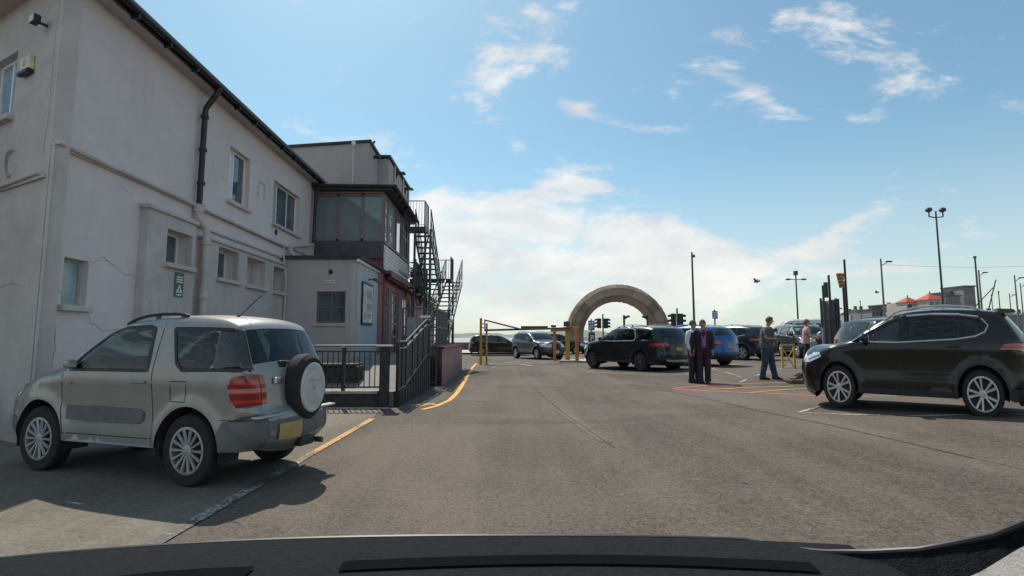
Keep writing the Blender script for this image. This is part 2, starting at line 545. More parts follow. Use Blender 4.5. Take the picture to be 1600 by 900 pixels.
# white bay lines on the right
strip("bay_line", G((1248, 645), (1340, 648.5), (1450, 650), (1600, 648), (1760, 643)), .09, M_white_line)
strip("bay_line", G((1248, 645), (1290, 633), (1330, 626)), .08, M_white_line, .010)
strip("bay_line", G((1340, 620), (1480, 618), (1640, 616)), .09, M_white_line)
strip("bay_line", G((1155, 598), (1190, 584), (1240, 571)), .08, M_white_line)
strip("bay_line", G((905, 580), (1000, 585), (1070, 586), (1130, 572), (1190, 562)), .10, M_white_line)
strip("bay_line", G((1105, 574), (1135, 582), (1160, 590)), .08, M_white_line)
strip("bay_line", G((1205, 567), (1300, 561), (1400, 557)), .08, M_white_line)
strip("bay_line", G((745, 570), (800, 566), (900, 563)), .12, M_white_line)
strip("bay_line", G((735, 580), (765, 576.5), (773, 573)), .10, M_white_line)
strip("bay_line", G((812, 569), (830, 571.5)), .35, M_white_line)
strip("bay_line", G((700, 560), (790, 559.5), (900, 558)), .25, M_white_line)
# resurfacing seams, cracks
strip("asphalt_seam", G((985, 600), (1100, 622), (1180, 641), (1300, 665), (1400, 688), (1520, 716)), .025, M_seam, .0045)
strip("asphalt_seam", G((805, 570), (815, 590), (850, 620), (880, 645), (905, 662), (960, 700)), .02, M_seam, .0045)
def wiggle(pts, amp, seed):
    r_ = random.Random(seed); out = []
    for a, b in zip(pts, pts[1:]):
        k = max(2, int(math.hypot(b[0] - a[0], b[1] - a[1]) / .25))
        for i in range(k): out.append((a[0] + (b[0] - a[0]) * i / k + r_.uniform(-amp, amp), a[1] + (b[1] - a[1]) * i / k + r_.uniform(-amp, amp)))
    return out + [pts[-1]]
for sd_, pts_ in enumerate(([(-1.6, 12.5), (.4, 13.2), (2.6, 13.0)], [(.8, 9.3), (1.6, 9.9), (2.9, 9.8)])):
    strip("asphalt_crack", wiggle(pts_, .05, sd_), .009, M_seam, .0055 + .0004 * sd_)
M_tar = mat("oil_stain", (.028, .025, .023), .55, var=.4, scale=6)
def blot(x, y, r, seed):
    r_ = random.Random(seed); polysheet("oil_stain", [(x + r * r_.uniform(.6, 1.2) * math.cos(t), y + r * 1.5 * r_.uniform(.6, 1.2) * math.sin(t)) for t in [i * math.pi / 9 for i in range(18)]], M_tar, .0062)
for q_ in ((1.9, 11.0, .10, 6), (-.7, 11.4, .09, 7), (.7, 16.5, .14, 8), (2.2, 5.0, .03, 9)): blot(*q_)
M_patch = asphalt("patched_asphalt", (.05, .046, .042), (.135, .122, .108), (.11, .10, .09))
polysheet("asphalt_patch", G((870, 644), (885, 642), (960, 692), (935, 690)), asphalt("worn_asphalt", (.042, .036, .030), (.185, .158, .13), (.15, .13, .10)), .0042)
polysheet("asphalt_patch", G((985, 600), (1100, 622), (1180, 641), (1300, 665), (1400, 688), (1520, 716), (1900, 800), (1900, 655), (1250, 652), (1130, 615), (1050, 603)), asphalt("older_asphalt", (.036, .031, .025), (.156, .134, .108), (.130, .112, .088), speck=.60), .0035)

# sea wall, hills over the bay
M_stone = mat("seawall_stone", (.13, .10, .09), .9, var=.35, scale=3, bump=.4, bscale=12)
mb = MB(); mb.box((-60, 50.2, -4), (24, 50.7, .72)); mb.box((-60, 50.1, .72), (24, 50.8, .84))
tag(mb.build("sea_wall", M_stone), "low dark stone sea wall behind the cars at the end of the car park", "wall")

hp = [(-900, 506), (300, 515), (500, 520), (640, 521), (700, 520.5), (730, 519), (770, 519.5), (790, 522.5), (812, 521), (835, 521), (860, 517), (890, 515.5), (925, 514), (960, 515), (985, 519), (1005, 524), (1030, 528)]
HY = 2600.0
vs = []; fs = []
rows = []
for i in range(len(hp) - 1):
    (a, ya), (b, yb) = hp[i], hp[i + 1]
    k = max(2, int((b - a) / 5))
    for j in range(k):
        t = j / k
        rows.append((a + (b - a) * t, ya + (yb - ya) * (3 * t * t - 2 * t ** 3) + random.uniform(-.18, .18)))
for (px, py) in rows:
    p = at(px, py, HY)
    top = max(p.z, -2)
    for q in range(7):
        t = q / 6
        vs.append((p.x + random.uniform(-6, 6), HY + 500 - 900 * t, -8 + (top + 8) * (1 - t) ** 1.2 + random.uniform(-.8, .8) * (1 if 0 < q < 6 else 0)))
for i in range(len(rows) - 1):
    for q in range(6): fs.append((i * 7 + q, i * 7 + q + 1, (i + 1) * 7 + q + 1, (i + 1) * 7 + q))
mb = MB(); mb.add(vs, fs)
M_hill = mat("hill_grass", (.17, .18, .13), .95, var=.35, scale=.012, detail=6)  # grass tone paled a little to stand in for distance haze
tag(mb.build("hills", M_hill, smooth=True), kind='structure')

# ================================================================ LEFT BUILDING
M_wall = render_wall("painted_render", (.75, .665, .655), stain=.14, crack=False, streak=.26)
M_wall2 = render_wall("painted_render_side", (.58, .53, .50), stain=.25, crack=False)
M_trim = render_wall("render_trim", (.64, .585, .56), stain=.3, crack=False, streak=.5)
M_black = mat("black_plastic", (.018, .018, .02), .45, var=.2)
M_upvc = mat("white_upvc", (.80, .80, .78), .4, var=.06)
M_pane = mat("dark_pane", (.07, .10, .115), .03, var=.3, scale=1.5, spec=.9, bump=.02, bscale=2)
M_blind = mat("blue_blind", (.22, .33, .44), .35, var=.18, scale=9, coat=.4)
M_curtain = mat("net_curtain", (.62, .72, .78), .5, var=.12, scale=12, coat=.5)
M_frost = mat("frosted_pane", (.30, .42, .42), .25, var=.2, scale=4, spec=.7)
M_oldframe = mat("old_grey_frame", (.40, .40, .36), .6, var=.15)
M_roof = mat("dark_roof_felt", (.05, .05, .052), .8, var=.25, scale=5, bump=.3)
M_green = mat("green_sign", (.02, .12, .07), .4)
M_whitep = mat("white_paint", (.75, .75, .72), .5, var=.05)


def frameM(C, D, out):
    D = Vector((D[0], D[1], 0)).normalized(); O = Vector((out[0], out[1], 0)).normalized()
    m = Matrix.Identity(4)
    for r in range(3):
        m[r][0] = D[r]; m[r][1] = O[r]; m[r][2] = (0, 0, 1)[r]
    m[0][3] = C[0]; m[1][3] = C[1]; m[2][3] = C[2] if len(C) > 2 else 0
    return m


def wall_mesh(mb, u0, u1, z0, z1, v0, v1, holes):
    """slab from v0 (back) to v1 (face) with rectangular through-holes"""
    us = sorted(set([u0, u1] + [h[i] for h in holes for i in (0, 1) if u0 < h[i] < u1]))
    zs = sorted(set([z0, z1] + [h[i] for h in holes for i in (2, 3) if z0 < h[i] < z1]))
    def hole(i, j):
        if i < 0 or j < 0 or i >= len(us) - 1 or j >= len(zs) - 1: return True
        cu = (us[i] + us[i + 1]) / 2; cz = (zs[j] + zs[j + 1]) / 2
        return any(h[0] < cu < h[1] and h[2] < cz < h[3] for h in holes)
    for i in range(len(us) - 1):
        for j in range(len(zs) - 1):
            if hole(i, j): continue
            a, b, c, d = us[i], us[i + 1], zs[j], zs[j + 1]
            mb.add([(a, v1, c), (b, v1, c), (b, v1, d), (a, v1, d)], [(0, 1, 2, 3)])
            mb.add([(a, v0, c), (b, v0, c), (b, v0, d), (a, v0, d)], [(0, 1, 2, 3)])
            if hole(i - 1, j): mb.add([(a, v0, c), (a, v1, c), (a, v1, d), (a, v0, d)], [(0, 1, 2, 3)])
            if hole(i + 1, j): mb.add([(b, v0, c), (b, v1, c), (b, v1, d), (b, v0, d)], [(0, 1, 2, 3)])
            if hole(i, j - 1): mb.add([(a, v0, c), (a, v1, c), (b, v1, c), (b, v0, c)], [(0, 1, 2, 3)])
            if hole(i, j + 1): mb.add([(a, v0, d), (a, v1, d), (b, v1, d), (b, v0, d)], [(0, 1, 2, 3)])


def window(parent, M, u0, u1, z0, z1, v, mf, mp, cols=(.5,), rows=(), fw=.05, sill=True, msill=None, name="window", label=None, panemats=None, sillout=.09, face=0.0):
    """frame part with its panes and sill as sub-parts; v = frame plane; face = wall face"""
    mb = MB(M)
    t = .05
    mb.box((u0, v - t, z0), (u0 + fw, v, z1)); mb.box((u1 - fw, v - t, z0), (u1, v, z1))
    mb.box((u0 + fw, v - t, z0), (u1 - fw, v, z0 + fw)); mb.box((u0 + fw, v - t, z1 - fw), (u1 - fw, v, z1))
    cs = [u0 + fw] + [u0 + (u1 - u0) * c for c in cols] + [u1 - fw]
    for c in cs[1:-1]: mb.box((c - fw * .45, v - t + .004, z0 + fw), (c + fw * .45, v - .004, z1 - fw))
    for r in rows:
        zz = z0 + (z1 - z0) * r
        mb.box((u0 + fw, v - t + .008, zz - fw * .35), (u1 - fw, v - .008, zz + fw * .35))
    f = mb.build(name, mf, parent)
    if label: f['label'] = label
    for k in range(len(cs) - 1):
        m = panemats[k % len(panemats)] if panemats else mp
        b2 = MB(M); b2.box((cs[k] + .002, v - .03, z0 + fw + .002), (cs[k + 1] - .002, v - .022, z1 - fw - .002))
        b2.build("pane", m, f)
    if sill:
        b3 = MB(M); b3.box((u0 - .06, v + .002, z0 - .09), (u1 + .06, face + sillout, z0 - .003), .012)
        b3.build("sill", msill or M_trim, f)
    return f


C1 = (-6.3, 6.77); D1 = (-.0375, 1); O1 = (1, .0375)
F1 = frameM(C1, D1, O1)
C1s = (-6.3, 6.77); D1s = (-.88, .47); O1s = (-.47, -.88)
F1s = frameM(C1s, D1s, O1s)
lb = empty("rendered_building", (-6.3, 6.77, 0), 0, "long two storey cream rendered building with stained walls beside the silver car", "building")
UL = 10.35; HE = 6.5
wins = [(4.65, 5.62, 4.52, 5.78), (7.02, 8.92, 4.52, 5.72), (.38, .82, 1.85, 2.52)]
low = [(2.38, 3.16, 2.74, 3.36), (4.13, 5.02, 2.67, 3.34), (5.43, 6.42, 2.65, 3.32), (6.93, 7.75, 2.63, 3.30)]
mb = MB(F1); wall_mesh(mb, .16, UL, 0, HE, -.22, 0, wins + low); wall_mesh(mb, 0, .16, 0, HE, -.004, 0, [])
mb.build("front_wall", M_wall, lb)
swins = [(1.38, 2.3, 4.72, 5.74)]
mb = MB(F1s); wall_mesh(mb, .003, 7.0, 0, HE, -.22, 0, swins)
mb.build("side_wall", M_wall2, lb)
# raised lower wall with window bays
mb = MB(F1)
wall_mesh(mb, 1.85, 3.27, 0, 3.60, .002, .14, [low[0]])
wall_mesh(mb, 3.62, 7.95, 0, 3.40, .002, .14, low[1:])
mb.build("window_surround", M_trim, lb)
mb = MB(F1)
mb.box((1.80, 0, 3.60), (3.30, .19, 3.68), .02); mb.box((3.57, 0, 3.40), (8.0, .19, 3.47), .02)
mb.box((3.30, 0, 3.62), (8.9, .07, 3.68), .015)
mb.build("ledge", M_trim, lb)
# string course that carries a pipe
mb = MB(F1); mb.box((0, 0, 4.0), (UL, .05, 4.05), .01)
mb.tube([(0.02, .075, 4.06), (3.2, .075, 4.03), (7.8, .075, 3.98)], .035)
mb.build("string_course", M_trim, lb)
mb = MB(F1s); mb.box((0.05, 0, 3.55), (7, .04, 3.60), .01); mb.tube([(.1, .06, 3.62), (6.9, .06, 3.5)], .025)
mb.build("string_course", M_trim, lb)
window(lb, F1, *wins[0], -.12, M_upvc, M_pane, cols=(.42,), panemats=[M_curtain, M_pane], label="tall white sliding window with a pale curtain")
window(lb, F1, *wins[1], -.12, M_upvc, M_pane, cols=(.26, .64), panemats=[M_frost, M_pane, M_pane], label="wide white three light window under the eaves")
window(lb, F1, *wins[2], -.10, M_oldframe, M_frost, cols=(), fw=.04, label="small frosted window near the building corner")
window(lb, F1, *low[0], -.14, M_upvc, M_pane, cols=(.45,), fw=.045, face=.14, label="recessed small window above the green sign")
window(lb, F1, *low[1], -.16, M_upvc, M_pane, cols=(.5,), fw=.045, face=.14)
window(lb, F1, *low[2], -.17, M_trim, M_trim, cols=(.5,), fw=.05, face=.14, label="bricked up window recess")
window(lb, F1, *low[3], -.17, M_trim, M_trim, cols=(), fw=.05, face=.14, label="blanked window recess beside the drain pipe")
window(lb, F1s, *swins[0], -.10, M_upvc, M_blind, cols=(.5,), label="window with blue vertical blinds")
# sunken blank and small vents
mb = MB(F1)
wall_mesh(mb, 6.08, 6.46, 4.96, 5.40, .001, .02, [(6.11, 6.43, 4.93, 5.37)])
mb.build("blank_panel", M_trim, lb)
mb = MB(F1); mb.box((7.2, 0, 4.22), (7.34, .02, 4.36), .005); mb.build("wall_vent", M_black, lb)
M_crack = mat("crack_line", (.26, .23, .22), .9)  # one dark tone for the thin crack lines on the walls
rc_ = random.Random(11)
def crack(M, pts, w_=.012):
    P_ = []
    for a, b in zip(pts, pts[1:]):
        k = max(2, int(math.hypot(b[0] - a[0], b[1] - a[1]) / .06))
        for i in range(k):
            t = i / k; P_.append((a[0] + (b[0] - a[0]) * t + rc_.uniform(-.018, .018), a[1] + (b[1] - a[1]) * t + rc_.uniform(-.018, .018)))
    P_.append(pts[-1]); vs = []; fs = []
    for i, p in enumerate(P_):
        a = P_[max(0, i - 1)]; b = P_[min(len(P_) - 1, i + 1)]; dx, dz_ = b[0] - a[0], b[1] - a[1]; L = math.hypot(dx, dz_) or 1
        w2 = w_ * rc_.uniform(.2, 1.0) * .38
        for q in (-1, 1): vs.append((p[0] - dz_ / L * w2 * q, .003, p[1] + dx / L * w2 * q))
    for i in range(len(P_) - 1): fs.append((2 * i, 2 * i + 1, 2 * i + 3, 2 * i + 2))
    b = MB(M); b.add(vs, fs); b.build("crack", M_crack, lb, recalc=False)
crack(F1, [(.86, 2.50), (1.1, 2.62), (1.35, 2.52), (1.60, 2.42), (1.84, 2.40)], .016)
crack(F1, [(.05, 2.02), (.25, 2.06), (.40, 2.0)], .02)
crack(F1, [(.28, 2.0), (.30, 1.7), (.34, 1.3), (.33, .8)], .014)
crack(F1, [(1.3, 3.85), (1.5, 3.80), (1.62, 3.78)], .012)
crack(F1, [(.88, 1.80), (.95, 1.6), (1.2, 1.5), (1.5, 1.52)], .012)
crack(F1, [(6.0, 3.95), (6.1, 4.1), (6.15, 4.3)], .01)
crack(F1s, [(.1, 6.2), (.14, 5.4), (.12, 4.6), (.2, 3.9)], .012)
crack(F1s, [(.5, 2.1), (.9, 2.15), (1.5, 2.05)], .014)
crack(F1, [(3.9, 5.6), (4.0, 5.2), (3.95, 4.9)], .008)
# eaves: soffit, fascia, gutter with brackets
mb = MB(F1); mb.box((-.35, -.3, HE), (UL + .05, .26, HE + .03)); mb.build("soffit", M_trim, lb)
mb = MB(F1); mb.box((-.4, .262, HE - .02), (UL + .05, .29, HE + .20)); mb.build("fascia", M_black, lb)
mb = MB(F1)
mb.tube([(-.4, .36, HE + .10), (UL, .36, HE + .06)], .075, 10)
u = .1
while u < UL:
    mb.box((u, .27, HE - .06), (u + .03, .40, HE + .06)); u += .82
gut = mb.build("gutter", M_black, lb)
mb = MB(F1s); mb.box((-.28, -.3, HE), (7.3, .26, HE + .03)); mb.build("soffit", M_trim, lb)
mb = MB(F1s); mb.box((-.3, .262, HE - .02), (7.3, .29, HE + .18)); mb.tube([(-.3, .36, HE + .12), (7.2, .36, HE + .08)], .075, 10)
mb.box((.3, .27, HE - .05), (.33, .4, HE + .05)); mb.box((1.4, .27, HE - .05), (1.43, .4, HE + .05))
mb.build("gutter", mat("grey_green_metal", (.10, .14, .13), .5), lb)
mb = MB()
pA = F1 @ Vector((-.3, .28, HE + .2)); pB = F1 @ Vector((UL, .28, HE + .2)); pC = F1 @ Vector((UL, -7.5, HE + .2)); pD = F1s @ Vector((7.3, .28, HE + .19)); pE = F1s @ Vector((7.3, -6, HE + .2))
rid1 = F1 @ Vector((UL, -3.8, HE + 1.6)); rid2 = F1 @ Vector((2.5, -3.8, HE + 1.6))
mb.add([pA, pB, pC, pE, pD, rid1, rid2], [(0, 1, 5, 6), (1, 2, 5), (2, 3, 6, 5), (3, 4, 6), (4, 0, 6), (0, 4, 3, 2, 1)])
mb.build("roof", M_roof, lb, recalc=False)
mb = MB(F1); mb.box((0.2, -7.0, 0), (UL, -6.8, HE)); mb.box((UL - .2, -6.8, 0), (UL, -.25, HE)); mb.build("rear_wall", M_wall2, lb)
# drain pipes
mb = MB(F1); mb.tube([(3.40, .36, HE + .05), (3.40, .30, HE - .12), (3.38, .12, HE - .42), (3.38, .11, 5.9), (3.36, .11, 3.98)], .055, 10)
for z in (5.9, 5.2, 4.5): mb.lathe([(.075, z - .03), (.075, z + .03)], (3.38, .11, 0))
mb.build("downpipe", M_black, lb)['label'] = "black downpipe from the gutter"
mb = MB(F1); mb.lathe([(.09, 3.90), (.10, 4.02), (.11, 4.05)], (3.36, .11, 0))
mb.tube([(3.36, .11, 3.92), (3.36, .13, 3.75), (3.47, .20, 3.60), (3.50, .22, 3.45), (3.50, .22, .05)], .07, 10)
for z in (3.3, 2.2, 1.1): mb.lathe([(.09, z - .04), (.09, z + .04)], (3.50, .22, 0))
mb.build("downpipe", M_trim, lb)['label'] = "cream painted lower downpipe"
mb = MB(F1); mb.tube([(8.0, .12, 4.0), (8.0, .14, 3.85), (8.18, .2, 3.62), (8.22, .2, 3.4), (8.22, .2, .05)], .07, 10)
for z in (3.3, 2.4, 1.3): mb.lathe([(.1, z - .05), (.1, z + .05)], (8.22, .2, 0))
mb.tube([(8.0, .14, 4.02), (9.85, .14, 4.40)], .05, 8)
mb.build("downpipe", M_trim, lb)['label'] = "cream soil pipe with a slanting branch"
mb = MB(F1); mb.tube([(7.62, .1, 3.72), (7.6, .2, 3.0), (7.6, .2, .4)], .03, 8); mb.build("downpipe", M_trim, lb)
mb = MB(F1); mb.tube([(9.9, .34, HE + .02), (9.9, .14, HE - .35), (9.9, .12, 4.42)], .05, 10); mb.build("downpipe", M_black, lb)['label'] = "black downpipe next to the glazed veranda"
mb = MB(F1); mb.tube([(.02, .03, 4.0), (.02, .03, .2)], .018, 6); mb.build("cable", M_trim, lb)

# things fixed on the left building
ab = MB(F1s); ab.box((.74, .0, 5.27), (1.06, .07, 5.48), .015); o = ab.build("alarm_box", mat("cream_plastic", (.66, .62, .42), .5), loc=tuple(F1s @ Vector((.9, 0, 5.22))))
tag(o, "cream alarm box high on the side wall by the blue blinds window", "alarm box")
b = MB(F1s); b.box((.72, .02, 5.21), (1.08, .09, 5.268), .01); b.build("base", M_black, o)
b = MB(F1s); b.lathe([(.04, .070), (.045, .076), (.03, .078)], (.90, 0, 5.38), 'y'); b.build("siren", M_trim, o)
fl = empty("floodlight", tuple(F1s @ Vector((.42, 0, 5.85))), 0, "small black floodlight under the eaves near the building corner", "floodlight")
b = MB(F1s); b.box((.34, .10, 5.80), (.50, .18, 5.92), .012); b.build("lamp_body", M_black, fl)
b = MB(F1s); b.box((.355, .182, 5.815), (.485, .186, 5.905)); b.build("lens", mat("lamp_glass", (.6, .6, .5), .2), fl)
b = MB(F1s); b.tube([(.42, 0, 5.84), (.42, .1, 5.84)], .02); b.build("bracket", M_black, fl)
b = MB(F1s); pts = [(1.25 + .16 * math.cos(a), .03, 3.95 + .19 * math.sin(a)) for a in [R(-100 + 14 * i) for i in range(16)]]
b.tube(pts, .02, 6); tag(b.build("wall_ring", M_trim, loc=tuple(F1s @ Vector((1.25, 0, 3.95)))), "curved painted pipe loop on the side wall at the far left", "pipe")
sg = MB(F1); sg.box((2.66, .142, 2.14), (2.93, .155, 2.60), .004)
o = sg.build("fire_sign", M_green, loc=tuple(F1 @ Vector((2.8, .14, 2.14))))
tag(o, "narrow green and white assembly sign under the recessed window", "sign")
b = MB(F1)
for k, (a, c) in enumerate(((2.70, 2.50), (2.70, 2.455), (2.70, 2.41))): b.box((a, .157, c), (a + .19, .159, c + .022))
b.add([(2.70, .159, 2.22), (2.89, .159, 2.22), (2.795, .159, 2.38)], [(0, 1, 2)])
b.box((2.72, .157, 2.165), (2.87, .159, 2.19))
b.build("symbol", M_whitep, o)
b = MB(F1); b.box((2.78, .161, 2.235), (2.81, .163, 2.31)); b.build("figure", M_green, o)

# ================================================================ SHED (single storey)
M_shed = render_wall("shed_render", (.54, .50, .49), stain=.12, crack=False)
M_shedside = render_wall("shed_door_paint", (.52, .55, .60), stain=.1, crack=False)
sh = empty("outbuilding", (-5.4, 14.5, 0), 0, "flat roofed single storey grey outbuilding with a small four pane window", "outbuilding")
FS = frameM((-6.58, 14.5), (1, 0), (0, -1))
hole = (1.03, 1.86, 1.78, 2.68)
mb = MB(FS); wall_mesh(mb, 0, 2.19, 0, 3.60, -.15, 0, [hole]); mb.build("front_wall", M_shed, sh)
FSs = frameM((-4.39, 14.5), D1, O1)
mb = MB(FSs); wall_mesh(mb, .003, 2.58, 0, 3.60, -.15, 0, []); mb.build("side_wall", M_shedside, sh)
mb = MB(FS); mb.box((0.0, -2.5, 3.602), (2.30, .10, 3.70)); mb.build("roof", M_roof, sh)
mb = MB(FSs); mb.box((-.1, -.02, 3.52), (2.58, .06, 3.60)); mb.build("fascia", M_upvc, sh)
window(sh, FS, *hole, -.06, mat("brown_frame", (.17, .13, .11), .6), M_pane, cols=(.5,), rows=(.5,), fw=.07, sillout=.05)
mb = MB(FS); mb.lathe([(.06, .01), (.06, .05), (.03, .052)], (1.42, 0, 3.24), 'y'); mb.build("vent", M_black, sh)
mb = MB(FS); mb.tube([(1.36, .01, 3.58), (1.36, .01, 3.02)], .01, 6); mb.box((1.86, .0, 0.4), (1.885, .012, 3.55)); mb.build("cable", M_shed, sh)
o = MB(FS); o.box((1.24, .012, 2.90), (1.53, .03, 3.0), .004); o = o.build("name_plate", M_whitep, loc=tuple(FS @ Vector((1.4, 0, 2.9))))
tag(o, "small white plate on the grey outbuilding above its window", "sign")
b = MB(FS)
for k in range(6): b.box((1.27 + k * .042, .031, 2.93), (1.295 + k * .042, .033, 2.97))
b.build("lettering", mat("grey_letter", (.2, .2, .2), .5), o)
po = MB(FSs); po.box((.40, .012, 1.75), (1.72, .05, 3.02), .006); po = po.build("notice_board", M_black, loc=tuple(FSs @ Vector((1, 0, 1.75))))
tag(po, "framed pale poster board on the side of the outbuilding", "notice board")
b = MB(FSs); b.box((.47, .051, 1.82), (1.65, .054, 2.95)); b.build("poster", mat("pale_poster", (.50, .52, .52), .35, var=.3, scale=3), po)
b = MB(FSs)
for (a, c, d, e) in ((.9, 2.55, 1.5, 2.8), (.95, 2.2, 1.5, 2.4), (.6, 1.9, .8, 2.1), (1.0, 1.95, 1.45, 2.08)): b.box((a, .0545, c), (d, .056, e))
b.build("print", mat("grey_print", (.30, .32, .32), .5, var=.3, scale=8), po)
b = MB(FSs); b.tube([(1.0, .05, 3.12), (1.0, .30, 3.16), (1.0, .34, 3.10)], .02, 6); b.box((.55, .28, 3.06), (1.6, .36, 3.10), .01)
tag(b.build("picture_lamp", M_black, loc=tuple(FSs @ Vector((1, 0, 3.1)))), "black swan neck picture lamp above the poster board", "lamp")

# ================================================================ PINK BUILDING
M_pink = render_wall("pink_render", (.40, .235, .235), stain=.2, crack=False)
M_redp = render_wall("dark_red_render", (.25, .055, .06), stain=.25, crack=False)
M_grey = render_wall("taupe_render", (.46, .41, .40), stain=.15, crack=False)
M_grey2 = render_wall("pale_taupe_render", (.47, .43, .42), stain=.15, crack=False)
M_dband = mat("dark_grey_panel", (.085, .082, .09), .6, var=.15)
M_brown = mat("brown_window_frame", (.24, .175, .17), .5, var=.1)
M_sage = mat("sage_door_paint", (.30, .33, .27), .6, var=.12)
M_vglass = glass("veranda_glass", (.62, .70, .72), haze=(.55, .64, .68, .34))  # pale diffuse share stands in for sky reflected in the panes
M_skyglass = mat("painted_sky_pane", (.55, .60, .62), .05, var=.08, scale=2, coat=1.0)  # opaque pale base colour imitates bright sky reflected in the side panes
C2 = (-4.34, 17.1); F2 = frameM(C2, D1, O1)
pb = empty("pink_building", (-4.34, 17.1, 0), 0, "pink and red seafront building with a glazed first floor veranda", "building")
FF = frameM((-6.75, 17.1), (1, 0), (0, -1))   # front facing camera, u from W1 end to the facade corner (2.41 wide)
L2 = 15.5
doors = [(.35, 1.15, 1.0, 3.1), (1.75, 3.0, .7, 3.05), (3.7, 5.6, 1.0, 3.0), (8.2, 9.2, .9, 2.4)]
mb = MB(F2); wall_mesh(mb, .0, L2, 0, 3.50, -.2, 0, doors); mb.build("street_wall", M_pink, pb)
mb = MB(FF); wall_mesh(mb, 0, 2.408, 0, 4.0, -.2, 0, []); mb.build("corner_wall", M_redp, pb)
for pu in (0.0, 6.1):
    mb = MB(F2); mb.box((pu, .002, 0), (pu + .28, .03, 3.5)); mb.build("pilaster", M_redp, pb)
window(pb, F2, *doors[0], -.06, M_sage, M_pane, cols=(.5,), rows=(.33, .66), fw=.08, sill=False)
window(pb, F2, *doors[2], -.06, M_sage, M_pane, cols=(.25, .5, .75), rows=(.33, .72), fw=.08, sill=False)
window(pb, F2, *doors[3], -.06, M_brown, M_pane, cols=(.5,), rows=(), fw=.08, sill=False)
dr = window(pb, F2, *doors[1], -.06, M_sage, M_pane, cols=(.5,), rows=(.3, .5, .62, .84), fw=.09, sill=False, name="door", label="pale part glazed double door")
b = MB(F2); b.box((2.3, -.05, 1.5), (2.33, .02, 1.65)); b.build("handle", M_black, dr)
# canopy above the ground floor
mb = MB(F2); mb.box((0, .0, 3.52), (L2, .28, 3.62)); mb.box((0, .24, 3.40), (L2, .30, 3.52)); mb.tube([(.1, .20, 3.36), (5, .20, 3.34), (L2, .2, 3.3)], .05); mb.build("canopy", mat("dark_red_paint", (.16, .05, .055), .5), pb)
# white cladding boards under the side windows
mb = MB(F2)
z = 3.66
while z < 4.50:
    mb.box((.02, .0, z), (4.85, .045, z + .112), .008); z += .12
cl_ = mb.build("cladding", mat("white_board", (.72, .72, .70), .45, var=.06), pb)
mb = MB(FF); mb.box((0.1, -.1, 4.02), (2.41, .04, 4.62)); mb.build("dark_band", M_dband, pb)
# veranda glazing on the front: three tall panes
vf = MB(FF)
for uu in (0.0, .80, 1.63, 2.33): vf.box((uu, -.05, 4.62), (uu + .08, .03, 6.25))
vf.box((.08, -.05, 4.62), (2.33, .03, 4.70)); vf.box((.08, -.05, 6.17), (2.33, .03, 6.25))
vfo = vf.build("veranda_frame", M_brown, pb)
for a, c in ((.08, .80), (.88, 1.63), (1.71, 2.33)):
    b = MB(FF); b.box((a + .002, -.02, 4.702), (c - .002, -.012, 6.168)); b.build("pane", M_vglass, vfo)
sf = MB(F2)
us = [0.0, .55, 1.65, 2.05, 3.15, 3.45, 4.0, 4.55]
for uu in us + [4.80]: sf.box((uu, -.05, 4.56), (uu + .09, .03, 6.25))
sf.box((.09, -.045, 4.56), (4.8, .025, 4.66)); sf.box((.09, -.045, 6.17), (4.8, .025, 6.25)); sf.box((.09, -.04, 5.55), (.55, .02, 5.62)); sf.box((3.54, -.04, 5.45), (4.55, .02, 5.52))
sfo = sf.build("veranda_frame", M_brown, pb)
for i, a in enumerate(us):
    e = (us + [4.80])[i + 1]
    b = MB(F2); b.box((a + .092, -.02, 4.662), (e - .002, -.012, 6.168)); b.build("pane", M_skyglass if i in (0, 1, 3, 5) else M_pane, sfo)
# veranda room: floor, back wall, side wall and roof
mb = MB(FF); mb.box((0, -4.7, 3.9), (2.36, -.12, 4.0)); mb.box((-.1, -4.8, 4.0), (-.02, -.1, 6.25)); mb.build("veranda_floor", M_grey2, pb)
mb = MB(FF); mb.box((-.1, -4.9, 4.0), (2.3, -4.75, 6.4)); mb.build("veranda_rear_wall", M_grey2, pb)
mb = MB(F2); mb.box((-.30, -3.0, 6.30), (4.95, .30, 6.38)); mb.box((-.36, -3.0, 6.38), (5.0, .36, 6.50)); mb.tube([(-.36, .42, 6.42), (5.0, .42, 6.38)], .06)
mb.tube([(-.40, -2.3, 6.43), (-.40, .42, 6.43)], .05)
u = .2
while u < 4.9: mb.box((u, .30, 6.25), (u + .06, .40, 6.36)); u += .7
mb.build("veranda_roof", M_roof, pb)
mb = MB(FF); mb.box((0, .04, 6.25), (2.4, .10, 6.30)); mb.build("eaves_board", mat("salmon_board", (.36, .27, .25), .6), pb)
# furniture behind the veranda glass: railing and table tops seen through it
mb = MB(FF)
for k in range(18): mb.box((.3 + k * .115, -.25, 4.0), (.335 + k * .115, -.22, 5.22))
mb.box((.3, -.26, 5.22), (2.36, -.20, 5.28))
for (a_, z_) in ((.9, 4.9), (1.3, 5.0), (1.9, 4.95)): mb.box((a_, -.6, 4.0), (a_ + .3, -.4, z_))
mb.build("inner_railing", M_upvc, pb)
# wall of the first floor beyond and mass of the block
mb = MB(F2); mb.box((.5, -8, 0.1), (L2 - .1, -.25, 3.48)); mb.build("rear_block", M_grey, pb)
mb = MB(); mb.box((-11.5, 19.0, 3.5), (-6.75, 24.5, 6.6)); mb.build("first_floor_block", M_grey, pb)
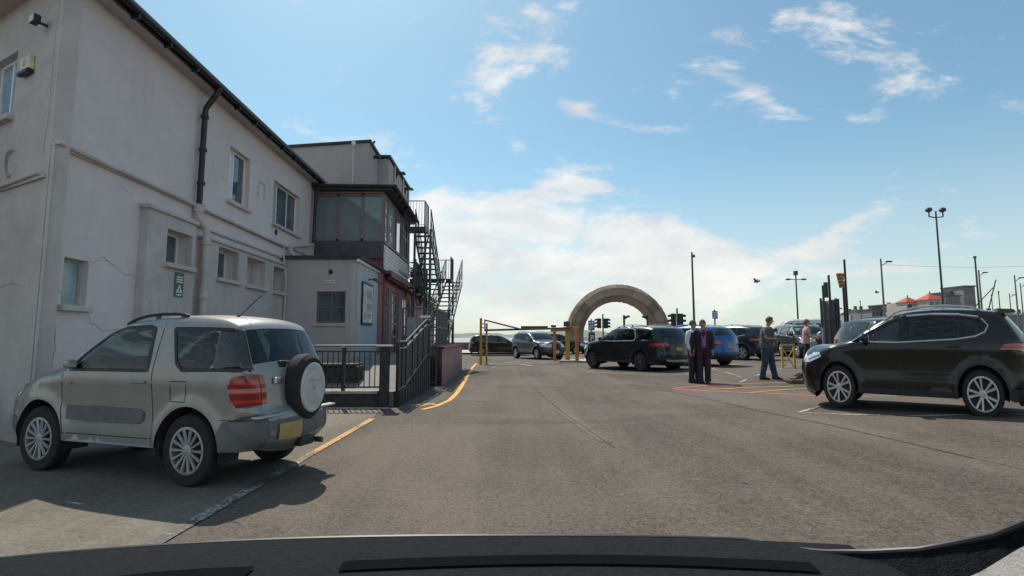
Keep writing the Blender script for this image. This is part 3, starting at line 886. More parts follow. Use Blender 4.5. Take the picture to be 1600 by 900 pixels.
# upper storey
mb = MB(); mb.prism([(-9.9, 19.75), (-5.46, 19.0), (-5.55, 20.7), (-9.9, 24.5)], 6.4, 8.80)
mb.build("upper_block", M_grey, pb)
mb = MB(); mb.prism([(-5.56, 20.72), (-5.12, 20.7), (-5.22, 25.2), (-9.8, 25.2), (-9.8, 21.2)], 6.4, 8.77); mb.build("upper_block", M_grey2, pb)
mb = MB(); mb.prism([(-10.0, 19.68), (-5.38, 18.92), (-5.44, 20.6), (-5.03, 20.6), (-5.12, 25.3), (-10.0, 25.3)], 8.80, 8.90); mb.build("parapet_cap", M_black, pb)
FU = frameM((-5.12, 20.7), (-.0222, 1), O1)
for uu, zz in ((1.3, 8.6), (3.4, 8.5)):
    mb = MB(FU); mb.box((uu, .0, zz), (uu + .35, .40, zz + .05)); mb.box((uu + .1, 0, zz - .2), (uu + .16, .06, zz)); mb.build("light_bracket", M_black, pb)
for pu in (1.0, 2.9, 4.3):
    mb = MB(FU); mb.tube([(pu, .05, 8.8), (pu, .05, 6.5)], .04); mb.build("downpipe", M_trim, pb)
fu = frameM((-5.46, 19.0), (-.05, 1), (1, .05))
window(pb, fu, .62, 1.25, 6.75, 7.35, .0, M_upvc, M_pane, cols=(.5,), fw=.05, sill=False)
# balcony with plants, lantern
bal = MB(F2)
for k in range(30): bal.box((5.2 + k * .13, .30, 3.64), (5.225 + k * .13, .325, 4.62))
bal.box((5.15, .28, 4.62), (9.1, .35, 4.68)); bal.box((5.15, .0, 4.62), (5.2, .3, 4.66)); bal.box((5.15, .0, 3.62), (9.1, .4, 3.66))
for uu in (5.15, 7.1, 9.05): bal.box((uu, .27, 3.6), (uu + .06, .34, 4.8))
bal.build("balcony_rail", M_black, pb)
ln = empty("wall_lantern", tuple(F2 @ Vector((4.3, .55, 3.0))), 0, "black four sided lantern on a curved bracket over the red facade", "lantern")
b = MB(F2); c0 = Vector((4.3, .60, 0))
for s1, s2 in ((-1, -1), (1, -1), (1, 1), (-1, 1)): b.bar((4.3 + .09 * s1, .6 + .09 * s2, 2.72), (4.3 + .19 * s1, .6 + .19 * s2, 3.20), .02, .02)
b.box((4.2, .5, 2.69), (4.4, .7, 2.72)); b.box((4.1, .4, 3.20), (4.5, .8, 3.23)); b.build("cage", M_black, ln)
b = MB(F2); b.lathe([(.27, 3.23), (.12, 3.42), (.05, 3.46), (.05, 3.54), (0.0, 3.6)], (4.3, .6, 0), n=4); b.build("lid", M_black, ln)
b = MB(F2); b.lathe([(.08, 2.74), (.18, 3.18)], (4.3, .6, 0), n=4); b.build("lantern_glass", glass("lantern_glass", (.8, .85, .8)), ln)
b = MB(F2); b.tube([(4.3, .02, 3.05), (4.3, .1, 3.45), (4.3, .35, 3.62), (4.3, .6, 3.58)], .02, 6); b.build("bracket", M_black, ln)
# plants on the balcony
M_leaf = mat("leaf_green", (.06, .13, .04), .6, var=.4, scale=9)
for (uu, n, hgt, lab) in ((5.7, 260, .55, "bushy green potted plant on the balcony nearest the cladding"), (6.6, 180, .4, "smaller green potted plant further along the balcony")):
    p0 = F2 @ Vector((uu, .12, 3.66))
    pt = empty("potted_plant", tuple(p0), 0, lab, "plant")
    b = MB(); b.lathe([(.12, 0), (.16, .28), (.17, .3), (.13, .3)], tuple(p0), n=14); b.build("pot", mat("terracotta", (.25, .11, .07), .8), pt)
    b = MB()
    for k in range(n):
        c = p0 + Vector((random.gauss(0, .16), random.gauss(0, .14), .42 + abs(random.gauss(0, hgt * .45))))
        a = Vector((random.uniform(-1, 1), random.uniform(-1, 1), random.uniform(-.4, 1))).normalized() * random.uniform(.04, .08); d = a.cross(Vector((random.random(), random.random(), random.random()))).normalized() * .022
        b.add([c - a, c + d, c + a, c - d], [(0, 1, 2, 3)])
    b.build("foliage", M_leaf, pt, recalc=False)

# cameras and lights on the upper block
o = MB(); p = at(554, 228, 18.98); o.lathe([(.05, 0), (.08, .06), (.07, .16)], (p.x, p.y - .12, p.z - .04)); o.box((p.x - .02, p.y - .12, p.z + .1), (p.x + .02, p.y + .02, p.z + .14)); o.tube([(p.x - .05, p.y - .01, p.z), (p.x - .05, 19.06, 6.6)], .012, 6)
tag(o.build("bulkhead_lamp", M_upvc, loc=(p.x, p.y, p.z)), "small white lamp on the front of the upper storey", "lamp")
o = MB(FU); o.box((-1.0, -.2, 8.1), (-.8, .2, 8.2), .02)
o = MB(); p = at(585, 247, 19.9); o.box((p.x, p.y - .15, p.z - .04), (p.x + .26, p.y + .0, p.z + .06), .015); o.box((p.x - .12, p.y - .08, p.z - .01), (p.x, p.y - .04, p.z + .02))
tag(o.build("security_camera", M_black, loc=tuple(p)), "dark security camera on the side of the upper storey", "camera")

# ================================================================ FENCE, RAMP, STAIRS
M_rail = mat("dark_railing", (.022, .024, .026), .45, var=.2)
M_rail2 = mat("grey_steel", (.07, .075, .08), .45, var=.2)
M_galv = mat("galvanised_rail", (.15, .155, .16), .55, metal=.3, var=.1)
M_plinth = mat("dark_brick_plinth", (.05, .047, .045), .9, var=.3, scale=14, bump=.4)
M_cope = mat("pale_coping", (.42, .38, .34), .85, var=.2, scale=8)
fe = empty("railing_fence", (-4.2, 10.2, 0), 0, "black metal railing on a dark plinth with pale coping in front of the outbuilding", "fence")
b = MB(); b.box((-6.35, 10.22, 0), (-2.62, 10.40, .28)); b.build("plinth", M_plinth, fe)
b = MB(); b.box((-6.35, 10.19, .282), (-2.64, 10.43, .335), .01); b.build("coping", M_cope, fe)
b = MB()
x = -6.2
while x < -2.7:
    b.box((x, 10.29, .42), (x + .016, 10.306, 1.10)); x += .105
b.box((-6.3, 10.275, .39), (-2.6, 10.32, .42)); b.box((-6.3, 10.275, 1.09), (-2.6, 10.32, 1.12))
b.build("balusters", M_rail, fe)
for xx in (-5.9, -4.95, -4.05, -3.35):
    b = MB(); b.box((xx - .03, 10.25, .33), (xx + .03, 10.34, 1.20), .008); b.build("post", M_rail, fe)
b = MB(); b.tube([(-6.3, 10.30, .95), (-4.6, 10.30, 1.02), (-4.3, 10.30, 1.17), (-3.9, 10.30, 1.22), (-2.4, 10.28, 1.22)], .017); b.build("handrail", M_galv, fe)
# pale paver edging
o = MB()
for i in range(14): o.box((-4.15 + i * .125, 10.02 + i * .005, .0), (-4.04 + i * .125, 10.17 + i * .003, .03), .004)
tag(o.build("paver_edging", M_cope, loc=(-3.3, 10.1, 0)), "row of pale pavers along the foot of the railing plinth", "edging")
ra = empty("ramp_railing", (-2.3, 12, 0), 0, "access ramp with painted shade sheets and double handrail rising along the pink building", "ramp")
b = MB(); b.box((-2.60, 10.14, 0), (-2.44, 10.34, 1.20), .01); b.build("end_post", M_rail, ra)
b = MB(); b.box((-2.66, 10.08, 1.20), (-2.38, 10.40, 1.235), .008); b.build("post_cap", M_cope, ra)
XR = -2.25
def rampz(y): return .30 + .0 * y + max(0, min(1, (y - 11.0) / 2.6)) * .55
b = MB()
ysr = [10.45, 11.2, 11.9, 12.6, 13.3, 14.2]
for a, c in zip(ysr, ysr[1:]): b.prism([(a, 0), (c, 0), (c, rampz(c)), (a, rampz(a))], XR - .12, XR, 'x')
b.build("plinth", M_plinth, ra)
b = MB()
for a, c in zip(ysr, ysr[1:]): b.prism([(a, rampz(a) + .05), (c, rampz(c) + .05), (c, rampz(c) + .85), (a, rampz(a) + .85)], XR - .07, XR - .05, 'x')
b.build("shade_sheet", mat("painted_shade", (.035, .037, .04), .7, var=.3, scale=60), ra)  # dark sheets stand in for the shade seen between the posts
for a in ysr + [10.8]:
    b = MB(); b.box((XR - .09, a - .025, .02), (XR - .03, a + .025, rampz(a) + 1.0)); b.build("post", M_rail, ra)
for dz, r in ((1.0, .020), (.86, .014), (.05, .014)):
    b = MB(); b.tube([(XR - .02, y, rampz(y) + dz) for y in [10.4, 11.0, 11.5, 12.2, 13.0, 13.6, 14.2]], r); b.build("handrail", M_galv, ra)
for i in range(12):
    y = 10.6 + i * .3; b = MB(); b.box((XR + .002, y, .0), (XR + .03, y + .04, rampz(y))); b.build("batten", M_rail2, ra)
b = MB(); b.prism([(10.45, 0), (17.0, 0), (17.0, .85), (13.6, .85), (11.0, .30), (10.45, .3)], -4.2, XR - .13, 'x'); b.build("ramp_floor", mat("concrete_floor", (.22, .21, .2), .9, bump=.2), ra)

# pink boundary wall and dark gate at the foot of the stairs
b = MB(); b.prism([(-2.45, 15.6), (-2.0, 14.75), (-2.12, 21.9), (-2.5, 22.2), (-2.9, 22.2)], 0, 1.05)
bw = b.build("boundary_wall", M_pink, loc=(-2.1, 18, 0)); tag(bw, "low pink rendered wall with a flat coping beside the yellow line", "wall")
b = MB(); b.prism([(-2.5, 15.6), (-1.93, 14.7), (-2.05, 21.95), (-2.45, 22.3), (-2.95, 22.3)], 1.052, 1.11); b.build("coping", mat("red_coping", (.28, .12, .11), .8), bw)

st = empty("fire_escape", (-3.0, 20, 0), 0, "dark steel external fire escape with two flights and caged landings", "staircase")
M_st = mat("steel_stair", (.05, .053, .058), .5, var=.2)
def flight(parent, xa, xb, y0, z0, y1, z1, n):
    b = MB()
    for i in range(n):
        t = (i + .5) / n; y = y0 + (y1 - y0) * t; z = z0 + (z1 - z0) * t
        b.box((xa + .04, y - .13, z - .02), (xb - .04, y + .13, z + .015))
    b.build("treads", M_st, parent)
    for x in (xa, xb):
        b = MB(); b.bar((x, y0, z0 - .05), (x, y1, z1 - .05), .05, .22); b.build("stringer", M_st, parent)
        b = MB(); b.tube([(x, y0, z0 + 1.0), (x, y1, z1 + 1.0)], .024); b.tube([(x, y0, z0 + .5), (x, y1, z1 + .5)], .015)
        for i in range(n + 1):
            t = i / n; y = y0 + (y1 - y0) * t; z = z0 + (z1 - z0) * t
            b.tube([(x, y, z), (x, y, z + 1.0)], .011 if i % 3 else .022, 5)
        b.build("handrail", M_st, parent)
def cage(parent, x0, x1, y0, y1, z, sides):
    b = MB(); b.box((x0, y0, z - .07), (x1, y1, z)); b.box((x0, y0 - .03, z - .16), (x1, y0, z + .02)); b.box((x1, y0, z - .16), (x1 + .03, y1, z + .02)); b.build("landing", M_st, parent)
    b = MB()
    def run(a, c):
        a = Vector(a); c = Vector(c); k = max(2, int((c - a).length / .11))
        for i in range(k + 1):
            p = a.lerp(c, i / k); b.tube([p, p + Vector((0, 0, 1.05))], .008 if 0 < i < k else .022, 5)
        b.tube([a + Vector((0, 0, 1.05)), c + Vector((0, 0, 1.05))], .02); b.tube([a + Vector((0, 0, .1)), c + Vector((0, 0, .1))], .012)
    if 'f' in sides: run((x0, y0, z), (x1, y0, z))
    if 'b' in sides: run((x0, y1, z), (x1, y1, z))
    if 'l' in sides: run((x0, y0, z), (x0, y1, z))
    if 'r' in sides: run((x1, y0, z), (x1, y1, z))
    b.build("landing_rail", M_st, parent)
Y1, Y2 = 20.6, 24.6
cage(st, -4.2, -3.42, Y1 - .9, Y1, 5.66, 'flr')
flight(st, -3.95, -3.32, Y1, 5.60, 23.6, 3.25, 12)
cage(st, -3.95, -2.85, 23.6, 24.6, 4.05, 'br')
flight(st, -3.05, -2.30, 23.4, 3.95, 17.6, .95, 15)
b = MB()
for (x, y, z) in ((-3.8, Y1 - .85, 5.6), (-3.45, Y1 - .5, 5.6), (-3.95, 23.6, 4.0), (-2.85, 24.6, 4.0), (-2.9, 23.6, 4.0), (-3.5, 21.8, 4.7), (-2.3, 20, 2.2), (-3.2, 19.8, 5.6)): b.box((x - .04, y - .04, 0), (x + .04, y + .04, z))
b.box((-4.2, 20.55, 3.3), (-3.3, 20.62, 3.4)); b.bar((-3.9, 20.6, 3.3), (-3.4, 20.6, 5.5), .05, .05)
b.build("support_post", M_st, st)
# lower enclosure
le = empty("stair_gate", (-2.5, 15.2, 0), 0, "tall dark steel gate and mesh cage at the foot of the fire escape", "gate")
b = MB()
for (xa, ya, xb, yb, h) in ((-3.1, 14.6, -2.15, 14.6, 2.2), (-2.15, 14.6, -2.2, 17.4, 2.2)):
    a = Vector((xa, ya, .02)); c = Vector((xb, yb, .02)); k = int((c - a).length / .09)
    for i in range(k + 1):
        p = a.lerp(c, i / k); b.tube([p, p + Vector((0, 0, h))], .012 if i % 8 else .03, 5)
    for z in (.1, 1.1, h - .02, h * .75): b.bar(a + Vector((0, 0, z)), c + Vector((0, 0, z)), .03, .05)
b.build("bars", M_rail2, le)
b = MB(); b.box((-2.98, 14.56, .85), (-2.62, 14.585, 1.95)); b.build("panel", mat("pale_sheet", (.25, .26, .27), .5), le)
b = MB(); b.box((-2.62, 14.52, 1.93), (-2.32, 14.55, 2.0)); b.build("sign_plate", M_whitep, le)

# small yard things inside the railings: dark planter, bin
o = MB(); o.box((-5.0, 11.4, 0), (-3.4, 11.9, .75), .03)
o.box((-4.95, 11.35, .75), (-3.45, 11.95, .80), .01)
tag(o.build("timber_store", mat("dark_timber", (.05, .047, .042), .85, var=.5, scale=12), loc=(-4.2, 11.6, 0)), "dark low timber store behind the black railing", "store")

# ================================================================ HEIGHT BARRIER
M_yel = mat("barrier_yellow", (.55, .30, .035), .55, var=.15, scale=5)
M_yelr = mat("barrier_orange", (.52, .20, .06), .55, var=.15, scale=5)
M_beam = mat("dark_beam", (.06, .06, .055), .5, var=.15)
hb = empty("height_barrier", (-1.55, 26, 0), 0, "yellow height restriction barrier with a long dark beam across the lane", "barrier")
def pole_px(px, pt, pb_, Y, wdt, name, m, parent, dz=0):
    a = at(px, pt, Y); z0 = ground_z(a.x)
    b = MB(); b.box((a.x - wdt / 2, Y - wdt / 2, z0), (a.x + wdt / 2, Y + wdt / 2, a.z), .01)
    return b.build(name, m, parent)
YB = 26.0
pole_px(751.5, 497, 0, YB, .12, "post", M_yel, hb)
pole_px(760.5, 505, 0, YB + .1, .10, "post", M_yel, hb)
pA_ = at(760, 515.5, YB); pB_ = at(905, 513, YB + 3)
b = MB(); b.bar(at(757, 516, YB), at(905, 512.5, YB + 2), .08, .10); b.build("beam", M_beam, hb)
b = MB(); b.bar(at(757.5, 499.5, YB), at(757.5, 516, YB), .06, .06); b.bar(at(757, 500, YB), at(812, 514, YB + .6), .06, .07)
for yy in (506, 512): b.bar(at(752, yy, YB), at(757, yy, YB), .04, .04)
b.build("brace", M_beam, hb)
pa = at(814, 512.5, YB + .7); pc = at(855, 512, YB + 1.2)
b = MB(); b.box((pa.x, pa.y - .06, pa.z - .06), (pc.x, pa.y - .03, pa.z + .10)); hs = b.build("clearance_sign", mat("green_black_sign", (.05, .06, .045), .5), hb)
b = MB(); b.box((pa.x + .03, pa.y - .066, pa.z - .045), (pc.x - .03, pa.y - .062, pa.z - .03)); b.build("stripe", M_yel, hs)
for (px0, Yd) in ((865, YB + 2.2), (884, YB + 2.0)):
    pass
gf = empty("gate_frame", (3.2, 28, 0), 0, "orange square goal shaped frame that catches the barrier beam near the arch", "frame")
M_o = M_yelr
for (px, pt, Yd, wd, nm) in ((866.5, 514, 29.5, .14, "post"), (886.5, 514, 28.2, .22, "post"), (901, 511, 27.3, .17, "post")):
    pole_px(px, pt, 0, Yd, wd, nm, M_o if px > 890 or px < 870 else M_yel, gf)
b = MB(); b.bar(at(862, 516.5, 29.5), at(902, 514, 27.3), .14, .14); b.bar(at(866, 514, 29.5), at(904, 510.5, 27.3), .1, .1); b.build("beam", M_o, gf)
b = MB(); q = gp(898, 563); b.box((q.x - .7, q.y - .4, .02), (q.x + .5, q.y + .5, .18), .03); b.build("base", mat("red_base", (.30, .13, .09), .7), gf)
q1, q2 = gp(880, 561), gp(905, 563)
o = MB(); o.prism([(2.55, 27.6), (4.2, 26.6), (5.2, 29.5), (3.2, 31.0)], .0, .14)
tag(o.build("traffic_island", M_cope), kind='structure')
# small box signs near the beam
o = MB(); p = at(800, 0, 0) if False else at(864, 511, 31)
o.box((p.x - .12, 30.95, p.z - .02), (p.x + .18, 31.05, p.z + .12)); o.box((p.x, 30.97, 0), (p.x + .05, 31.02, p.z))
tag(o.build("lane_signal", M_black, loc=(p.x, 31, 0)), "small dark box on a post just above the middle of the barrier beam", "signal")
o = MB(); p = at(886, 506, 33); o.box((p.x - .22, 32.95, p.z - .17), (p.x + .17, 33.0, p.z + .15)); o.box((p.x - .03, 33.0, 0), (p.x + .03, 33.06, p.z + .2))
tag(o.build("road_sign", mat("dark_sign_back", (.05, .055, .05), .6), loc=(p.x, 33, 0)), "dark square sign back standing just left of the arch foot", "sign")

# ================================================================ ARCH
def arch():
    YA = 45.0
    c = at(968, 522, YA); px = YA / 800
    Ro, Ri, Rf = 82 * px, 55 * px, 76 * px
    cz = c.z - .2
    mA = bpy.data.materials.new("sandstone"); mA.use_nodes = True
    t = NT(mA.node_tree); t.n.clear()
    bs = t.new('ShaderNodeBsdfPrincipled'); o_ = t.new('ShaderNodeOutputMaterial'); t.l.new(bs.outputs[0], o_.inputs[0])
    co = t.new('ShaderNodeTexCoord').outputs['Object']
    sp = t.new('ShaderNodeSeparateXYZ'); t.l.new(co, sp.inputs[0])
    ang = t.m('ARCTAN2', sp.outputs[2], sp.outputs[0])
    rad = t.m('SQRT', t.m('ADD', t.m('MULTIPLY', sp.outputs[0], sp.outputs[0]), t.m('MULTIPLY', sp.outputs[2], sp.outputs[2])))
    seg = t.m('MULTIPLY', ang, 14 / math.pi)
    fr = t.m('FRACT', t.m('ADD', seg, t.m('MULTIPLY', t.m('FLOOR', t.m('MULTIPLY', rad, 1.15)), .37)))
    joint = t.m('MAXIMUM', t.ramp(fr, .035, .01), t.ramp(t.m('FRACT', t.m('MULTIPLY', rad, 1.15)), .05, .015))
    cell = t.new('ShaderNodeTexWhiteNoise', noise_dimensions='2D')
    cc = t.new('ShaderNodeCombineXYZ'); t.put(cc.inputs[0], t.m('FLOOR', t.m('ADD', seg, t.m('MULTIPLY', t.m('FLOOR', t.m('MULTIPLY', rad, 1.15)), .37)))); t.put(cc.inputs[1], t.m('FLOOR', t.m('MULTIPLY', rad, 1.15)))
    t.l.new(cc.outputs[0], cell.inputs[0])
    c0 = t.mix(cell.outputs[0], (.22, .165, .13), (.44, .34, .26))
    c0 = t.mix(t.m('MULTIPLY', t.ramp(t.noise(co, 2.2, 7, .7), .45, .7), .6), c0, (.24, .185, .15))
    c0 = t.mix(t.m('MULTIPLY', joint, .8), c0, (.09, .065, .05))
    t.l.new(c0, bs.inputs['Base Color']); bs.inputs['Roughness'].default_value = .92
    bn = t.new('ShaderNodeBump'); bn.inputs['Strength'].default_value = .6; bn.inputs['Distance'].default_value = .08
    t.l.new(t.noise(co, 7.0, 7, .7), bn.inputs['Height']); t.l.new(bn.outputs[0], bs.inputs['Normal'])
    # cross-section (radius, depth): flat front face, chamfered outer band, inner reveal stepped
    prof = [(Ri, .45), (Ri, 1.3), (Ri + .1, 1.5), (Ro - .15, 1.5), (Ro, 1.3), (Ro, .35), (Rf, 0.0), (Rf - .05, .06), (Ri + .55, .06), (Ri + .50, .16), (Ri, .45)]
    vs = []; fs = []; n = len(prof); K = 90
    a0 = -math.asin(min(1, (cz) / Ri)) if cz < Ri else 0
    for i in range(K + 1):
        a = math.pi * i / K
        for (r, d) in prof:
            rr = r + random.uniform(-.018, .018)
            vs.append((rr * math.cos(a), d + random.uniform(-.015, .015), rr * math.sin(a)))
    # straight legs down to the ground
    for i in range(K):
        for j in range(n - 1): fs.append((i * n + j, i * n + j + 1, (i + 1) * n + j + 1, (i + 1) * n + j))
    for side, idx in ((1, 0), (-1, K)):
        b0 = len(vs)
        for (r, d) in prof: vs.append((side * r * .985, d, -cz))
        for j in range(n - 1): fs.append((idx * n + j, idx * n + j + 1, b0 + j + 1, b0 + j))
    mb = MB(); mb.add(vs, fs)
    for i in range(len(mb.v)): mb.v[i] = mb.v[i] + Vector((c.x, YA, cz))
    o = mb.build("stone_arch", mA, loc=(c.x, YA, cz), smooth=True, angle=30)
    return tag(o, "large weathered sandstone arch standing at the end of the car park", "arch")
arch()

# ================================================================ TRAFFIC LIGHTS, LAMP POSTS, SIGNS
M_tl = mat("signal_black", (.012, .012, .013), .5)
M_pole = mat("grey_pole", (.16, .17, .17), .5, var=.15)
M_lens = mat("dark_lens", (.05, .03, .02), .2)
M_dpole = mat("dark_pole", (.055, .06, .062), .5, var=.15)
def signal(pxs, py0, py1, pole_px_, Yd, lab, grp):
    p = at(pole_px_, py0, Yd)
    e = empty("traffic_light", (p.x, Yd, ground_z(p.x)), 0, lab, "traffic light", grp)
    b = MB(); b.tube([(p.x, Yd, ground_z(p.x)), (p.x, Yd, p.z + .35)], .06); b.build("pole", M_pole, e)
    for hx in pxs:
        a = at(hx, py0, Yd); c = at(hx, py1, Yd); hh = (a.z - c.z)
        b = MB(); b.box((a.x - .15, Yd - .12, c.z), (a.x + .15, Yd + .12, a.z), .02)
        s = 1 if hx < pole_px_ else -1
        for k in range(3):
            zc_ = a.z - hh * (k + .5) / 3
            pts = [(.12 * math.cos(t), .12 * math.sin(t)) for t in [R(-20 + 22 * i) for i in range(11)]]
            for (q1, q2) in zip(pts, pts[1:]):
                b.add([(a.x - s * .15, Yd + q1[0], zc_ + q1[1]), (a.x - s * .15, Yd + q2[0], zc_ + q2[1]), (a.x - s * .34, Yd + q2[0], zc_ + q2[1] - .03), (a.x - s * .34, Yd + q1[0], zc_ + q1[1] - .03)], [(0, 1, 2, 3)])
            b.bar((a.x + s * .1, Yd, zc_), (p.x, Yd, zc_), .03, .03) if k != 1 else None
        h = b.build("signal_head", M_tl, e)
        b = MB()
        for k in range(3):
            zc_ = a.z - hh * (k + .5) / 3
            b.lathe([(.1, -.001), (.1, .02), (0.0, .03)], (a.x - s * .155, Yd, zc_), 'x', 12)
        b.build("lens", M_lens, h)
signal((936, 946.5), 497.5, 513, 942, 40.0, "pair of traffic light heads seen inside the arch on its left", "traffic lights by the arch")
signal((1052, 1063), 490, 513, 1058, 34.0, "pair of traffic light heads just right of the arch", "traffic lights by the arch")
def campost(px, py0, Yd, lab, s):
    p = at(px, py0, Yd)
    e = empty("camera_post", (p.x, Yd, ground_z(p.x)), 0, lab, "camera post", "short camera posts inside the arch")
    b = MB(); b.tube([(p.x, Yd, ground_z(p.x)), (p.x, Yd, p.z)], .09); b.build("pole", M_dpole, e)
    b = MB(); z = p.z - .12
    for k in (0, 1):
        b.bar((p.x, Yd, z - .25), (p.x + s * (.14 + .22 * k), Yd, z - .12 + .1 * k), .04, .04)
        b.box((p.x + s * (.14 + .2 * k) - .09, Yd - .25, z - .12 + .06 * k), (p.x + s * (.14 + .2 * k) + .09, Yd + .1, z + .04 + .06 * k), .02)
    b.build("camera_head", M_tl, e)
campost(975, 492.5, 42, "short post with twin cameras facing right, seen through the arch", 1)
campost(1011.5, 493, 42, "short post with twin cameras facing left, seen through the arch", -1)
M_blue = mat("blue_sign", (.03, .10, .30), .4, var=.1)
def blue_sign(px0, px1, py0, py1, Yd, lab, back=False):
    a = at(px0, py0, Yd); c = at(px1, py1, Yd); xm = (a.x + c.x) / 2
    e = empty("blue_sign", (xm, Yd, ground_z(xm)), 0, lab, "sign")
    b = MB(); b.box((a.x, Yd - .03, c.z), (c.x, Yd, a.z), .005); f = b.build("sign_panel", M_blue, e)
    b = MB(); W = c.x - a.x; H = a.z - c.z
    for (u0, u1, v0, v1) in ((.12, .5, .70, .86), (.58, .85, .66, .9), (.12, .8, .45, .54), (.12, .88, .28, .36), (.12, .6, .12, .2)):
        b.box((a.x + W * u0, Yd - .036, c.z + H * v0), (a.x + W * u1, Yd - .033, c.z + H * v1))
    b.build("lettering", M_whitep, f)
    b = MB(); b.box((xm - .04, Yd + .002, ground_z(xm)), (xm + .04, Yd + .08, a.z + .1)); b.build("pole", M_pole, e)
    return e
blue_sign(919, 929, 501, 516, 33, "blue information sign with white text beside the orange frame")
o = MB(); a = at(917, 519, 32.6); c = at(930, 553, 32.6)
tk = empty("ticket_machine", (a.x + .3, 32.6, 0), 0, "dark blue ticket machine with a white parking letter below the blue sign", "ticket machine")
b = MB(); b.box((a.x + .12, 32.5, 0.05), (a.x + .5, 32.9, a.z), .03); b.build("cabinet", mat("navy_paint", (.03, .05, .10), .45), tk)
b = MB(); x0 = a.x + .22; z0 = a.z - .55; b.box((x0, 32.49, z0), (x0 + .05, 32.498, z0 + .36)); b.box((x0 + .05, 32.49, z0 + .31), (x0 + .17, 32.498, z0 + .36)); b.box((x0 + .05, 32.49, z0 + .15), (x0 + .17, 32.498, z0 + .20)); b.box((x0 + .13, 32.49, z0 + .2), (x0 + .18, 32.498, z0 + .31)); b.build("parking_letter", M_whitep, tk)
blue_sign(1112.5, 1121.5, 486, 498, 34, "blue parking notice on a pole behind the blue car")
o = MB(); p = at(1247, 503, 45); o.box((p.x - .1, 45, p.z - 1.1), (p.x + .12, 45.04, p.z + .1)); o.box((p.x - .02, 45.04, 0), (p.x + .03, 45.1, p.z + .1)); 
# lamp posts
def lamp(px, py0, Yd, kind, lab, r=.07, dx=0, basepx=None):
    top = at(px, py0, Yd); bx = at(basepx if basepx else px, py0, Yd).x
    z0 = ground_z(top.x) - .1
    e = empty("lamp_post", (top.x, Yd, z0), 0, lab, "lamp post", "lamp posts around the car park")
    b = MB(); b.tube([(top.x, Yd, z0), (top.x, Yd, top.z)], r * 1.25, 8, r2=r * .8); b.lathe([(r * 1.9, z0), (r * 1.9, z0 + 1.2), (r * 1.3, z0 + 1.3)], (top.x, Yd, 0)); b.build("pole", M_dpole if kind != 'single' else M_pole, e)
    b = MB()
    if kind == 'twin':      # two round lanterns turned up on a cross bar
        for s in (-1, 1):
            b.bar((top.x, Yd, top.z - .32), (top.x + s * .34, Yd, top.z - .26), .045, .045)
            b.tube([(top.x + s * .33, Yd, top.z - .28), (top.x + s * .33, Yd, top.z - .05)], .03)
            b.lathe([(.04, -.10), (.12, -.06), (.15, .02), (.11, .10), (.0, .14)], (top.x + s * .33, Yd, top.z + .05))
    elif kind == 'cross':
        for s in (-1, 1):
            b.bar((top.x, Yd, top.z - .7), (top.x + s * .72, Yd, top.z - .66), .06, .06)
            b.box((top.x + s * .72 - .16, Yd - .15, top.z - .74), (top.x + s * .72 + .16, Yd + .15, top.z - .60), .03)
        b.box((top.x - .15, Yd - .15, top.z - .3), (top.x + .15, Yd + .15, top.z + .1), .04)
    elif kind == 'single':
        b.bar((top.x, Yd, top.z - .75), (top.x + .7, Yd, top.z - .35), .06, .06)
        b.box((top.x + .55, Yd - .14, top.z - .38), (top.x + 1.1, Yd + .14, top.z - .24), .04)
    elif kind == 'plain':
        b.box((top.x - .12, Yd - .12, top.z - .3), (top.x + .12, Yd + .12, top.z - .02), .03)
    elif kind == 'hook':
        b.box((top.x - .03, Yd - .2, top.z - .5), (top.x + .25, Yd + .2, top.z - .3), .03)
        b.bar((top.x, Yd, top.z - .35), (top.x + .22, Yd, top.z - .2), .05, .05)
    b.build("lamp_head", M_dpole, e)
lamp(1081, 394, 48, 'hook', "tall single lamp post behind the pair of standing people", .10)
lamp(1243, 425, 46, 'cross', "lamp post with a cross bar of small lamps above the white cars", .07)
lamp(1376, 404, 52, 'single', "grey lamp post with one arm behind the black saloon", .09)
lamp(1462, 330, 24, 'twin', "tall lamp post with two round lanterns above the nearest black car", .042)
lamp(1523, 400, 60, 'plain', "plain tall pole to the right of the twin lantern post", .10)
lamp(1529, 422, 66, 'single', "grey single arm post just beside the plain tall pole", .10)
lamp(1585, 430, 62, 'single', "grey single arm post near the right edge of the view", .08)
lamp(1594, 442, 80, 'single', "farther single arm post at the very right edge", .08)
lamp(1577, 458, 90, 'single', "short looking distant single arm post left of the edge posts", .08)
lamp(1560, 455, 110, 'plain', "distant thin pole above the rear spoiler of the near black car", .10)
lamp(1549, 460, 120, 'plain', "farthest thin pole above the near black car", .09)
lamp(1344, 470, 140, 'plain', "very distant pole over the low terrace roofs", .10)
# crane jib and overhead wire
b = MB(); b.tube([at(1545, 482, 130), at(1556, 437, 130)], .14, 5); b.tube([at(1545, 482, 130), at(1545, 492, 130)], .5, 5)
tag(b.build("crane_jib", M_dpole, loc=tuple(at(1545, 490, 130))), "thin slanting crane jib beyond the rooftops", "crane")
b = MB(); pts = []
for i in range(17):
    t = i / 16; p = at(1376 + (1760 - 1376) * t, 413 - 12 * t + 10 * math.sin(math.pi * t), 52 + 4 * t); pts.append(p)
b.tube(pts, .012, 5); tag(b.build("overhead_wire", M_dpole), "thin overhead wire running right from the single arm lamp post", "wire")

